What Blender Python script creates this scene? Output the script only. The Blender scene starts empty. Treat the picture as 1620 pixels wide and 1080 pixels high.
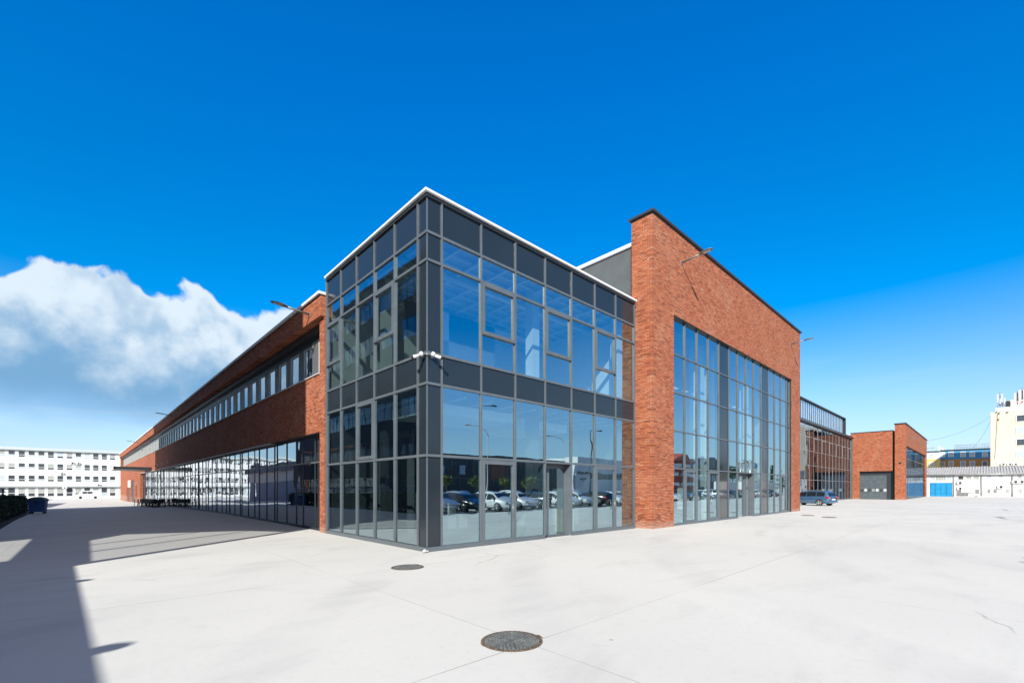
import bpy, math, random
from mathutils import Vector, Matrix
R = math.radians
rnd = random.Random(7)

# ------------------------------------------------------------------ camera, sky, sun, exposure
scene = bpy.context.scene
COL = scene.collection
cam_d = bpy.data.cameras.new("camera")
cam = bpy.data.objects.new("camera", cam_d)
COL.objects.link(cam)
cam_d.sensor_width = 36.0
cam_d.lens = 36.0 * 711.568 / 1620.0
cam_d.shift_y = (771.21 - 540.0) / 1620.0
cam_d.clip_start = 0.05
cam_d.clip_end = 6000
cam.location = (-7.342, -11.427, 1.9)
cam.rotation_euler = (R(90), 0, -R(43.423))
scene.camera = cam
scene.view_settings.view_transform = 'Standard'
scene.view_settings.look = 'None'
scene.view_settings.gamma = 1
scene.view_settings.use_curve_mapping = False
scene.view_settings.exposure = 0.62
scene.render.film_transparent = False
scene.cycles.max_bounces = 8
scene.cycles.diffuse_bounces = 3
scene.cycles.glossy_bounces = 5
scene.cycles.transparent_max_bounces = 24
scene.cycles.caustics_reflective = False
scene.cycles.caustics_refractive = False
scene.cycles.sample_clamp_indirect = 8
scene.cycles.use_denoising = True
try:
    scene.cycles.denoiser = 'OPENIMAGEDENOISE'
except Exception:
    pass

SUN = Vector((-0.67, -0.54, 0.52)).normalized()
elev = math.asin(SUN.z)
sun_d = bpy.data.lights.new("sun", 'SUN')
sun = bpy.data.objects.new("sun", sun_d)
COL.objects.link(sun)
sun_d.energy = 4.9
sun_d.angle = R(0.5)
sun_d.color = (1.0, 0.955, 0.89)
sun.rotation_euler = SUN.to_track_quat('Z', 'Y').to_euler()
sun.location = SUN * 60

world = bpy.data.worlds.new("World")
scene.world = world
world.use_nodes = True
wn = world.node_tree
wn.nodes.clear()


class G:
    """tiny node-graph helper"""
    def __init__(s, nt): s.nt = nt
    def n(s, t, **k):
        x = s.nt.nodes.new(t)
        for a, b in k.items(): setattr(x, a, b)
        return x
    def l(s, a, b): s.nt.links.new(a, b)
    def val(s, sock, v):
        if hasattr(v, 'links') or isinstance(v, bpy.types.NodeSocket): s.l(v, sock)
        else: sock.default_value = v
    def m(s, op, a, b=0.0, c=0.0, clamp=False):
        x = s.n('ShaderNodeMath', operation=op); x.use_clamp = clamp
        s.val(x.inputs[0], a); s.val(x.inputs[1], b); s.val(x.inputs[2], c)
        return x.outputs[0]
    def sm(s, v, a, b, o0=0.0, o1=1.0):
        x = s.n('ShaderNodeMapRange', interpolation_type='SMOOTHSTEP')
        s.val(x.inputs[0], v); x.inputs[1].default_value = a; x.inputs[2].default_value = b
        x.inputs[3].default_value = o0; x.inputs[4].default_value = o1
        return x.outputs[0]
    def mixc(s, f, a, b, mode='MIX'):
        x = s.n('ShaderNodeMix', data_type='RGBA', blend_type=mode)
        s.val(x.inputs[0], f)
        s.val(x.inputs[6], a if not isinstance(a, tuple) else (*a[:3], 1))
        s.val(x.inputs[7], b if not isinstance(b, tuple) else (*b[:3], 1))
        return x.outputs[2]
    def noise(s, vec, scale, detail=4.0, rough=0.55, dist=0.0):
        x = s.n('ShaderNodeTexNoise'); s.l(vec, x.inputs['Vector'])
        x.inputs['Scale'].default_value = scale; x.inputs['Detail'].default_value = detail
        x.inputs['Roughness'].default_value = rough; x.inputs['Distortion'].default_value = dist
        return x.outputs[0]
    def vmul(s, vec, v3):
        x = s.n('ShaderNodeVectorMath', operation='MULTIPLY'); s.l(vec, x.inputs[0]); x.inputs[1].default_value = v3
        return x.outputs[0]


g = G(wn)
wo = g.n('ShaderNodeOutputWorld')
bg = g.n('ShaderNodeBackground')
sky = g.n('ShaderNodeTexSky', sky_type='NISHITA')
sky.sun_disc = False
sky.sun_elevation = elev
sky.sun_rotation = math.atan2(SUN.x, SUN.y)
sky.altitude = 300
sky.air_density = 1.0
sky.dust_density = 0.35
sky.ozone_density = 2.6
hs = g.n('ShaderNodeHueSaturation')
hs.inputs['Hue'].default_value = 0.5
hs.inputs['Value'].default_value = 1.0
g.l(sky.outputs[0], hs.inputs['Color'])
tc = g.n('ShaderNodeTexCoord')
sep = g.n('ShaderNodeSeparateXYZ'); g.l(tc.outputs['Generated'], sep.inputs[0])
dx, dy, dz = sep.outputs
hyp = g.m('SQRT', g.m('ADD', g.m('MULTIPLY', dx, dx), g.m('MULTIPLY', dy, dy)))
el = g.m('MULTIPLY', g.m('ARCTAN2', dz, hyp), 57.2958)            # elevation, degrees
az = g.m('MULTIPLY', g.m('ARCTAN2', dx, dy), 57.2958)             # azimuth from +y, clockwise
dirv = tc.outputs['Generated']
g.l(g.sm(el, 7.0, 32.0, 1.30, 1.76), hs.inputs['Saturation'])
tint = g.mixc(g.sm(el, 20.0, 46.0), g.mixc(g.sm(el, 4.0, 22.0), (1.0, 0.88, 0.93), (1.0, 1.08, 1.10)), (1.0, 1.16, 1.38))
skyc = g.mixc(1.0, hs.outputs[0], tint, 'MULTIPLY')
# cumulus bank low in the north-west of the yard
n1 = g.noise(g.vmul(dirv, (1, 1, 1.5)), 5.0, 8.0, 0.52, 0.15)
n2 = g.noise(dirv, 13.0, 7.0, 0.55)
n3 = g.noise(g.vmul(dirv, (1, 1, 0.7)), 11.0, 3.0, 0.45)
n1t = g.noise(g.vmul(dirv, (1, 1, 0.25)), 5.0, 4.0, 0.5)
billow = g.m('MULTIPLY', g.m('ABSOLUTE', g.m('SUBTRACT', n3, 0.5)), -11.0)
nn = g.m('ADD', g.m('MULTIPLY', g.m('SUBTRACT', n1t, 0.5), 7.0), g.m('ADD', g.m('MULTIPLY', g.m('SUBTRACT', n2, 0.5), 4.0), g.m('ADD', billow, 0.9)))
top = g.m('ADD', g.sm(az, -8.0, 12.0, 16.6, 18.6), nn)
top = g.m('ADD', top, g.sm(az, 24.0, 36.0, 1.0, -16.0))
top = g.m('ADD', top, g.sm(az, -40.0, -75.0, 0.0, -16.0))
dtop = g.m('SUBTRACT', top, el)                                   # degrees below the cloud top
c_top = g.sm(dtop, 0.0, 0.7)
c_bot = g.sm(g.m('ADD', el, g.m('MULTIPLY', g.m('SUBTRACT', n1, 0.5), 4.0)), 5.2, 9.6)
cmask = g.m('MULTIPLY', g.m('MULTIPLY', c_top, c_bot), 0.97)
shade = g.sm(g.m('ADD', el, g.m('ADD', g.m('MULTIPLY', g.m('SUBTRACT', n2, 0.5), 15.0), g.m('MULTIPLY', g.m('SUBTRACT', n1, 0.5), 8.0))), 9.0, 18.0)
shade = g.m('MULTIPLY', shade, g.m('SUBTRACT', 1.0, g.m('MULTIPLY', g.sm(g.m('ABSOLUTE', g.m('SUBTRACT', n3, 0.5)), 0.09, 0.01), g.sm(n2, 0.62, 0.40, 0.0, 0.45))))
ccol = g.mixc(shade, (1.05, 2.2, 3.55), (4.1, 4.7, 5.2))
# thin streaks and the pale band over the horizon
st = g.noise(g.vmul(dirv, (1.0, 1.0, 9.0)), 3.2, 5.0, 0.6, 0.6)
smask = g.m('MULTIPLY', g.m('MULTIPLY', g.sm(st, 0.48, 0.74), g.sm(el, 17.0, 5.0)), g.sm(az, 50.0, 25.0, 0.16, 0.75))
hz = g.m('MULTIPLY', g.sm(el, 13.0, -1.0), 0.7)
c0 = g.mixc(hz, skyc, (1.9, 3.5, 5.0))
c1 = g.mixc(smask, c0, (3.6, 4.5, 5.3))
c2 = g.mixc(cmask, c1, ccol)
# unseen cloud overhead and round the sun, added to lift and neutralise shade
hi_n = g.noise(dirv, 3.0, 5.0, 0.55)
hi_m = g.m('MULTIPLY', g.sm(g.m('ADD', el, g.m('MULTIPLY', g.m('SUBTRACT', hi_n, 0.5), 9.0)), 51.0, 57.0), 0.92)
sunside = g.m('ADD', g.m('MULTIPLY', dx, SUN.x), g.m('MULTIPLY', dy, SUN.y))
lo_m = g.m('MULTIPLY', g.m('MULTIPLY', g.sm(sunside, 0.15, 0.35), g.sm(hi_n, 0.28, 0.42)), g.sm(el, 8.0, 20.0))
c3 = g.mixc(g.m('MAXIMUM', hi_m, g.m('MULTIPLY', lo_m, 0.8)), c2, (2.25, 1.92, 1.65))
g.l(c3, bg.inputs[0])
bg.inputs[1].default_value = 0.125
g.l(bg.outputs[0], wo.inputs[0])

# ------------------------------------------------------------------ materials
MATS = {}


def newmat(name):
    m = bpy.data.materials.new(name); m.use_nodes = True
    m.node_tree.nodes.clear()
    return m, G(m.node_tree)


def pbr(name, col, rough=0.6, metal=0.0, var=0.0, vscale=3.0, bump=0.0, bscale=40.0, spec=0.5, emit=None, stretch=(1, 1, 1)):
    if name in MATS: return MATS[name]
    m, g = newmat(name)
    o = g.n('ShaderNodeOutputMaterial'); b = g.n('ShaderNodeBsdfPrincipled')
    g.l(b.outputs[0], o.inputs[0])
    b.inputs['Roughness'].default_value = rough
    b.inputs['Metallic'].default_value = metal
    b.inputs['Specular IOR Level'].default_value = spec
    t = g.n('ShaderNodeTexCoord').outputs['Object']
    if var > 0:
        v = g.vmul(t, stretch)
        f = g.noise(v, vscale, 6.0, 0.6)
        f = g.sm(f, 0.3, 0.7)
        lo = tuple(c * (1 - var) for c in col); hi = tuple(min(1, c * (1 + var)) for c in col)
        g.l(g.mixc(f, lo, hi), b.inputs['Base Color'])
        g.l(g.m('ADD', rough, g.m('MULTIPLY', g.m('SUBTRACT', f, 0.5), 0.15)), b.inputs['Roughness'])
    else:
        b.inputs['Base Color'].default_value = (*col, 1)
    if bump > 0:
        bp = g.n('ShaderNodeBump'); bp.inputs['Strength'].default_value = bump; bp.inputs['Distance'].default_value = 0.01
        g.l(g.noise(t, bscale, 3.0), bp.inputs['Height']); g.l(bp.outputs[0], b.inputs['Normal'])
    if emit:
        b.inputs['Emission Color'].default_value = (*emit[:3], 1); b.inputs['Emission Strength'].default_value = emit[3]
    MATS[name] = m
    return m


def brick_mat(name, c1, c2, mortar, pale=(0.55, 0.38, 0.30)):
    m, g = newmat(name)
    o = g.n('ShaderNodeOutputMaterial'); b = g.n('ShaderNodeBsdfPrincipled')
    g.l(b.outputs[0], o.inputs[0])
    t = g.n('ShaderNodeTexCoord').outputs['Object']
    s = g.n('ShaderNodeSeparateXYZ'); g.l(t, s.inputs[0])
    cb = g.n('ShaderNodeCombineXYZ')
    g.l(g.m('ADD', s.outputs[0], s.outputs[1]), cb.inputs[0]); g.l(s.outputs[2], cb.inputs[1])
    br = g.n('ShaderNodeTexBrick'); g.l(cb.outputs[0], br.inputs['Vector'])
    br.offset = 0.5; br.inputs['Scale'].default_value = 1.0
    br.inputs['Brick Width'].default_value = 0.25; br.inputs['Row Height'].default_value = 0.075
    br.inputs['Mortar Size'].default_value = 0.010; br.inputs['Mortar Smooth'].default_value = 0.2
    br.inputs['Bias'].default_value = -0.1
    br.inputs['Color1'].default_value = (0, 0, 0, 1); br.inputs['Color2'].default_value = (1, 1, 1, 1)
    br.inputs['Mortar'].default_value = (0.5, 0.5, 0.5, 1)
    tone = g.mixc(br.outputs['Color'], c1, c2)
    # a second, whole-brick random value picks out pale and burnt bricks
    fl = g.n('ShaderNodeCombineXYZ')
    row = g.m('FLOOR', g.m('DIVIDE', cb.inputs[1].links[0].from_socket, 0.075))
    off = g.m('MULTIPLY', g.m('MODULO', g.m('ABSOLUTE', row), 2.0), 0.125)
    colm = g.m('FLOOR', g.m('DIVIDE', g.m('ADD', cb.inputs[0].links[0].from_socket, off), 0.25))
    g.l(colm, fl.inputs[0]); g.l(row, fl.inputs[1])
    wnz = g.n('ShaderNodeTexWhiteNoise', noise_dimensions='2D'); g.l(fl.outputs[0], wnz.inputs['Vector'])
    tone = g.mixc(g.m('MULTIPLY', g.sm(wnz.outputs[0], 0.93, 0.98), 0.5), tone, pale)
    tone = g.mixc(g.m('MULTIPLY', g.sm(wnz.outputs[0], 0.14, 0.06), 0.65), tone, tuple(c * 0.35 for c in c1))
    big = g.noise(t, 0.55, 6.0, 0.6)
    tone = g.mixc(g.m('MULTIPLY', g.sm(big, 0.45, 0.78), 0.25), tone, pale)
    tone = g.mixc(g.m('MULTIPLY', g.sm(big, 0.52, 0.30), 0.30), tone, tuple(c * 0.55 for c in c2))
    fin = g.mixc(br.outputs['Fac'], tone, mortar)
    spl = g.m('MULTIPLY', g.sm(g.m('ADD', s.outputs[2], g.m('MULTIPLY', big, 0.5)), 0.62, 0.28), 0.45)
    fin = g.mixc(spl, fin, (0.42, 0.30, 0.24))
    stn = g.noise(g.vmul(t, (1.6, 1.6, 0.22)), 1.4, 5.0, 0.6)
    fin = g.mixc(g.m('MULTIPLY', g.sm(stn, 0.56, 0.76), 0.22), fin, (0.12, 0.06, 0.045))
    g.l(fin, b.inputs['Base Color'])
    b.inputs['Roughness'].default_value = 0.9
    b.inputs['Specular IOR Level'].default_value = 0.2
    bp = g.n('ShaderNodeBump'); bp.inputs['Strength'].default_value = 0.8; bp.inputs['Distance'].default_value = 0.012
    h = g.m('ADD', g.m('SUBTRACT', 1.0, br.outputs['Fac']), g.m('MULTIPLY', wnz.outputs[0], 0.5))
    h = g.m('ADD', h, g.m('MULTIPLY', g.noise(t, 60.0, 3.0), 0.5))
    g.l(h, bp.inputs['Height']); g.l(bp.outputs[0], b.inputs['Normal'])
    return m


def glass_mat(name, trans=(0.39, 0.48, 0.49), refl=(0.33, 0.46, 0.51), graze=(0.80, 0.88, 0.93), wob=0.0035, ior=1.6):
    """coated facade glass: blue mirror coat in front, grey-green tint through"""
    m, g = newmat(name)
    o = g.n('ShaderNodeOutputMaterial')
    tr = g.n('ShaderNodeBsdfTransparent'); tr.inputs[0].default_value = (*trans, 1)
    gl = g.n('ShaderNodeBsdfGlossy'); gl.inputs['Color'].default_value = (*refl, 1); gl.inputs['Roughness'].default_value = 0.0
    g2 = g.n('ShaderNodeBsdfGlossy'); g2.inputs['Color'].default_value = (*graze, 1); g2.inputs['Roughness'].default_value = 0.0
    t = g.n('ShaderNodeTexCoord').outputs['Object']
    bp = g.n('ShaderNodeBump'); bp.inputs['Strength'].default_value = 1.0; bp.inputs['Distance'].default_value = wob
    g.l(g.noise(t, 0.9, 1.5, 0.4), bp.inputs['Height'])
    g.l(bp.outputs[0], gl.inputs['Normal']); g.l(bp.outputs[0], g2.inputs['Normal'])
    ad = g.n('ShaderNodeAddShader'); g.l(tr.outputs[0], ad.inputs[0]); g.l(gl.outputs[0], ad.inputs[1])
    lw = g.n('ShaderNodeLayerWeight'); lw.inputs[0].default_value = 0.5
    f0 = ((ior - 1) / (ior + 1)) ** 2
    fr = g.m('ADD', f0, g.m('MULTIPLY', 1 - f0, g.m('POWER', lw.outputs['Facing'], 5.0)))
    mx = g.n('ShaderNodeMixShader'); g.l(fr, mx.inputs[0]); g.l(ad.outputs[0], mx.inputs[1]); g.l(g2.outputs[0], mx.inputs[2])
    g.l(mx.outputs[0], o.inputs[0])
    return m


def ground_mat():
    m, g = newmat("concrete_yard")
    o = g.n('ShaderNodeOutputMaterial'); b = g.n('ShaderNodeBsdfPrincipled'); g.l(b.outputs[0], o.inputs[0])
    geo = g.n('ShaderNodeTexCoord').outputs['Object']
    s = g.n('ShaderNodeSeparateXYZ'); g.l(geo, s.inputs[0]); X, Y = s.outputs[0], s.outputs[1]
    n_big = g.noise(geo, 0.10, 5.0, 0.55, 0.4)
    n_mid = g.noise(g.vmul(geo, (0.55, 1.5, 1.0)), 0.55, 7.0, 0.62, 0.8)
    n_fin = g.noise(geo, 9.0, 7.0, 0.7)
    n_grn = g.noise(geo, 120.0, 3.0, 0.6)
    base = g.mixc(g.sm(n_big, 0.32, 0.70), (0.575, 0.58, 0.552), (0.635, 0.638, 0.605))
    base = g.mixc(g.m('MULTIPLY', g.sm(n_mid, 0.50, 0.80), 0.36), base, (0.40, 0.405, 0.39))
    base = g.mixc(g.m('MULTIPLY', g.sm(n_fin, 0.50, 0.80), 0.32), base, (0.40, 0.395, 0.38))
    base = g.mixc(g.m('MULTIPLY', g.sm(n_grn, 0.45, 0.8), 0.12), base, (0.33, 0.33, 0.33))
    # tyre sweeps: wide soft arcs
    wv = g.n('ShaderNodeTexWave', wave_type='RINGS', rings_direction='Z'); g.l(g.vmul(geo, (1, 1, 0.0)), wv.inputs['Vector'])
    mp = g.n('ShaderNodeMapping'); mp.inputs['Location'].default_value = (-22, 30, 0); g.l(geo, mp.inputs[0]); g.l(mp.outputs[0], wv.inputs['Vector'])
    wv.inputs['Scale'].default_value = 0.09; wv.inputs['Distortion'].default_value = 5.0; wv.inputs['Detail'].default_value = 3.0
    wv.inputs['Detail Scale'].default_value = 0.6
    base = g.mixc(g.m('MULTIPLY', g.m('MULTIPLY', g.sm(wv.outputs[1], 0.72, 1.0), g.sm(n_mid, 0.35, 0.6)), 0.20), base, (0.38, 0.38, 0.39))
    # tiny dark specks and oil drips
    vo = g.n('ShaderNodeTexVoronoi', feature='F1'); g.l(geo, vo.inputs['Vector']); vo.inputs['Scale'].default_value = 0.8
    base = g.mixc(g.m('MULTIPLY', g.sm(vo.outputs['Distance'], 0.030, 0.012), 0.5), base, (0.12, 0.11, 0.10))
    # hairline cracks, only in places
    vc = g.n('ShaderNodeTexVoronoi', feature='DISTANCE_TO_EDGE'); vc.inputs['Scale'].default_value = 0.22
    nzv = g.n('ShaderNodeTexNoise'); nzv.inputs['Scale'].default_value = 1.6; nzv.inputs['Detail'].default_value = 5.0; g.l(geo, nzv.inputs['Vector'])
    mv = g.n('ShaderNodeMix', data_type='VECTOR'); mv.inputs[0].default_value = 0.22; g.l(geo, mv.inputs[4]); g.l(nzv.outputs[1], mv.inputs[5]); g.l(mv.outputs[1], vc.inputs['Vector'])
    cr = g.m('MULTIPLY', g.sm(vc.outputs['Distance'], 0.0035, 0.0010), g.sm(g.noise(geo, 0.19, 2.0), 0.55, 0.63))
    base = g.mixc(g.m('MULTIPLY', cr, 0.55), base, (0.20, 0.195, 0.18))
    # pale cement bloom and grit mottling
    bl2 = g.noise(g.vmul(geo, (1.0, 0.6, 1.0)), 2.3, 8.0, 0.7)
    base = g.mixc(g.m('MULTIPLY', g.sm(bl2, 0.55, 0.72), 0.25), base, (0.44, 0.44, 0.42))
    # faint warm rust blush
    base = g.mixc(g.m('MULTIPLY', g.sm(g.noise(geo, 0.23, 3.0), 0.66, 0.80), 0.18), base, (0.50, 0.42, 0.38))

    def joint(coord, origin, step, w, wobn):
        u = g.m('ADD', coord, g.m('MULTIPLY', g.m('SUBTRACT', wobn, 0.5), 0.015))
        u = g.m('DIVIDE', g.m('SUBTRACT', u, origin), step)
        d = g.m('MULTIPLY', g.m('ABSOLUTE', g.m('SUBTRACT', u, g.m('ROUND', u))), step)
        return g.sm(d, w, w * 0.35)
    wb = g.noise(geo, 1.2, 3.0)
    jy = joint(Y, -7.57, 5.72, 0.009, wb)
    jx = joint(X, -3.42, 5.72, 0.008, wb)
    fade = g.sm(g.noise(geo, 0.35, 3.0), 0.36, 0.60)
    jm = g.m('MULTIPLY', g.m('MAXIMUM', g.m('MULTIPLY', jy, 0.85), g.m('MULTIPLY', jx, 0.6)), g.m('ADD', 0.25, g.m('MULTIPLY', fade, 0.75)))
    base = g.mixc(jm, base, (0.13, 0.125, 0.12))
    # slab-to-slab tone
    fx = g.m('FLOOR', g.m('DIVIDE', g.m('ADD', X, 3.42), 5.72)); fy = g.m('FLOOR', g.m('DIVIDE', g.m('ADD', Y, 7.57), 5.72))
    cb = g.n('ShaderNodeCombineXYZ'); g.l(fx, cb.inputs[0]); g.l(fy, cb.inputs[1])
    wz = g.n('ShaderNodeTexWhiteNoise', noise_dimensions='2D'); g.l(cb.outputs[0], wz.inputs['Vector'])
    base = g.mixc(g.m('MULTIPLY', wz.outputs[0], 0.10), base, (0.40, 0.40, 0.41))
    g.l(base, b.inputs['Base Color'])
    b.inputs['Roughness'].default_value = 0.82
    b.inputs['Specular IOR Level'].default_value = 0.3
    bp = g.n('ShaderNodeBump'); bp.inputs['Strength'].default_value = 0.25; bp.inputs['Distance'].default_value = 0.01
    g.l(g.m('ADD', n_fin, g.m('MULTIPLY', n_grn, 0.4)), bp.inputs['Height']); g.l(bp.outputs[0], b.inputs['Normal'])
    return m


BRICK = brick_mat("brick_red", (0.34, 0.086, 0.042), (0.51, 0.178, 0.082), (0.16, 0.085, 0.058), (0.52, 0.31, 0.21))
GLASS = glass_mat("facade_glass")
GLASS_L = glass_mat("facade_glass_left", trans=(0.25, 0.31, 0.31), refl=(0.34, 0.44, 0.49))
GLASS_W = glass_mat("wing_glass", trans=(0.20, 0.27, 0.30), refl=(0.42, 0.49, 0.54), graze=(0.90, 0.94, 0.97), wob=0.006, ior=1.75)
GLASS_F = glass_mat("far_glass", trans=(0.14, 0.17, 0.20), refl=(0.15, 0.20, 0.26), graze=(0.34, 0.42, 0.50), wob=0.01)
FRAME = pbr("frame_grey", (0.098, 0.116, 0.130), 0.42, 0.0, 0.06, 2.0)
FRAME_D = pbr("frame_dark", (0.020, 0.024, 0.028), 0.45)
SPAN = pbr("spandrel_panel", (0.020, 0.028, 0.036), 0.12, 0.0, 0.05, 0.7, spec=0.42)
ANTH = pbr("anthracite_metal", (0.028, 0.032, 0.036), 0.4)
COPING = pbr("white_coping", (0.80, 0.80, 0.80), 0.45)
COPING_D = pbr("dark_coping", (0.035, 0.042, 0.050), 0.4)
RENDERG = pbr("grey_render", (0.085, 0.098, 0.102), 0.9, 0, 0.10, 1.5, 0.4, 60)
PALE_TRIM = pbr("pale_trim", (0.50, 0.50, 0.47), 0.5)
PIERG = pbr("window_pier_panel", (0.115, 0.12, 0.115), 0.5, 0, 0.05)
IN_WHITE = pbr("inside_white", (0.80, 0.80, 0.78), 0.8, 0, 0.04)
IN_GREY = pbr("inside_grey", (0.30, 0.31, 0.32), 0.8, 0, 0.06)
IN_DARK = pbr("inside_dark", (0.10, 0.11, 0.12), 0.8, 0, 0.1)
IN_FLOOR = pbr("inside_floor", (0.66, 0.66, 0.64), 0.45, 0, 0.1, 0.8)
CEIL = pbr("inside_ceiling", (0.60, 0.62, 0.63), 0.8, 0, 0.06)
STEEL = pbr("galvanised_steel", (0.30, 0.31, 0.31), 0.38, 0.6, 0.1, 8)
LENS = pbr("lamp_lens", (0.55, 0.52, 0.45), 0.25)
WHITE_P = pbr("white_plastic", (0.62, 0.62, 0.61), 0.4)
BLACK = pbr("black_plastic", (0.015, 0.016, 0.018), 0.5)
RUBBER = pbr("rubber", (0.02, 0.02, 0.02), 0.8)
RUST = pbr("rusty_iron", (0.17, 0.125, 0.085), 0.8, 0.2, 0.35, 14, 0.5, 60)
WALL_W = pbr("white_render", (0.74, 0.735, 0.71), 0.9, 0, 0.06, 0.5, 0.1, 30)
CONC = pbr("weathered_concrete", (0.42, 0.41, 0.39), 0.9, 0, 0.15, 1.0)

WIN_D = pbr('window_dark_glass', (0.05, 0.06, 0.065), 0.08, spec=0.8)
WIN_M = pbr('window_blind', (0.34, 0.35, 0.33), 0.5, 0, 0.1)
WIN_L = pbr('window_sky_glass', (0.42, 0.48, 0.52), 0.15)
WIN_F = pbr('window_frame_white', (0.70, 0.70, 0.69), 0.5)


# ------------------------------------------------------------------ mesh helpers
class MB:
    def __init__(s): s.v = []; s.f = []; s.sm = []
    def add(s, vs, fs, smooth=False):
        k = len(s.v); s.v += [tuple(p) for p in vs]
        for f in fs: s.f.append([i + k for i in f]); s.sm.append(smooth)
        return s
    def box(s, x0, y0, z0, x1, y1, z1):
        x0, x1 = min(x0, x1), max(x0, x1); y0, y1 = min(y0, y1), max(y0, y1); z0, z1 = min(z0, z1), max(z0, z1)
        return s.add([(x0, y0, z0), (x1, y0, z0), (x1, y1, z0), (x0, y1, z0), (x0, y0, z1), (x1, y0, z1), (x1, y1, z1), (x0, y1, z1)],
                     [(0, 3, 2, 1), (4, 5, 6, 7), (0, 1, 5, 4), (1, 2, 6, 5), (2, 3, 7, 6), (3, 0, 4, 7)])
    def quad(s, a, b, c, d): return s.add([a, b, c, d], [(0, 1, 2, 3)])
    def prism(s, poly, axis, a0, a1):
        """extrude a 2D polygon along an axis ('x','y','z')"""
        def P(p, a):
            return {'x': (a, p[0], p[1]), 'y': (p[0], a, p[1]), 'z': (p[0], p[1], a)}[axis]
        n = len(poly)
        vs = [P(p, a0) for p in poly] + [P(p, a1) for p in poly]
        fs = [tuple(range(n - 1, -1, -1)), tuple(range(n, 2 * n))] + [(i, (i + 1) % n, n + (i + 1) % n, n + i) for i in range(n)]
        return s.add(vs, fs)
    def tube(s, pts, r, n=8, caps=True, smooth=True):
        pts = [Vector(p) for p in pts]
        rs = r if isinstance(r, (list, tuple)) else [r] * len(pts)
        vs = []
        for i, p in enumerate(pts):
            d = (pts[min(i + 1, len(pts) - 1)] - pts[max(i - 1, 0)]).normalized()
            a = d.cross(Vector((0, 0, 1)))
            if a.length < 1e-3: a = Vector((1, 0, 0))
            a.normalize(); b = d.cross(a)
            for k in range(n):
                t = 2 * math.pi * k / n
                vs.append(p + (a * math.cos(t) + b * math.sin(t)) * rs[i])
        fs = []
        for i in range(len(pts) - 1):
            for k in range(n):
                fs.append((i * n + k, i * n + (k + 1) % n, (i + 1) * n + (k + 1) % n, (i + 1) * n + k))
        if caps:
            fs.append(tuple(range(n - 1, -1, -1))); fs.append(tuple(range((len(pts) - 1) * n, len(pts) * n)))
        return s.add(vs, fs, smooth)
    def build(s, name, mat, parent=None, bevel=0.0, recalc=True):
        me = bpy.data.meshes.new(name)
        me.from_pydata(s.v, [], s.f)
        if any(s.sm): me.polygons.foreach_set('use_smooth', s.sm)
        for m in (mat if isinstance(mat, (list, tuple)) else [mat]): me.materials.append(m)
        me.update()
        o = bpy.data.objects.new(name, me); COL.objects.link(o)
        if parent: o.parent = parent
        if bevel > 0:
            b = o.modifiers.new('bevel', 'BEVEL'); b.width = bevel; b.segments = 2; b.limit_method = 'ANGLE'
        return o


def tag(o, label=None, cat=None, group=None, kind=None):
    if label: o['label'] = label
    if cat: o['category'] = cat
    if group: o['group'] = group
    if kind: o['kind'] = kind
    return o


def thing(name, label, cat, loc=(0, 0, 0), rz=0.0, group=None):
    o = bpy.data.objects.new(name, None); COL.objects.link(o)
    o.empty_display_size = 0.3
    o.location = loc; o.rotation_euler = (0, 0, rz)
    return tag(o, label, cat, group)


def copy_tree(o, parent=None):
    c = o.copy(); COL.objects.link(c)
    if parent: c.parent = parent
    for ch in list(o.children): copy_tree(ch, c)
    return c


def pane(name, x0, y0, x1, y1, z0, z1, mat, parent, tilt=0.0012):
    """vertical glass sheet; corners pushed by fractions of a millimetre so each pane mirrors a little differently"""
    dx_, dy_ = x1 - x0, y1 - y0
    L = math.hypot(dx_, dy_); nx, ny = -dy_ / L, dx_ / L
    a = rnd.uniform(-tilt, tilt) * L; b = rnd.uniform(-tilt, tilt) * (z1 - z0)
    m = MB()
    m.quad((x0 + nx * a, y0 + ny * a, z0), (x1 - nx * a, y1 - ny * a, z0),
           (x1 - nx * (a - b), y1 - ny * (a - b), z1), (x0 + nx * (a + b), y0 + ny * (a + b), z1))
    return m.build(name, mat, parent)


def gz(y):
    return -0.0115 * min(95.0, max(0.0, y - 27.0))


# ------------------------------------------------------------------ ground
def ground():
    ys = [-1500, -300, -60, 0, 27] + [27 + 9.5 * i for i in range(1, 11)] + [200, 400, 2500]
    xs = [-1500, -300, -60, -20, 0, 20, 60, 150, 400, 2500]
    m = MB(); vs = [(x, y, gz(y)) for y in ys for x in xs]
    n = len(xs)
    fs = [(j * n + i, j * n + i + 1, (j + 1) * n + i + 1, (j + 1) * n + i) for j in range(len(ys) - 1) for i in range(n - 1)]
    m.add(vs, fs)
    tag(m.build('ground', ground_mat()), kind='structure')
ground()

# ------------------------------------------------------------------ corner glass pavilion
T5, T4, T3, T2, T1, TT = 2.865, 5.01, 5.915, 8.674, 9.504, 10.52
RX = [0.0, 0.51] + [0.51 + 1.5525 * k for k in range(1, 8)]     # mullion lines on the right face (plane y=0)
LY = [0.0, 0.475] + [0.475 + 1.423 * k for k in range(1, 6)]    # on the left face (plane x=0)
BX, BY = RX[-1], LY[-1]


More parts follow.
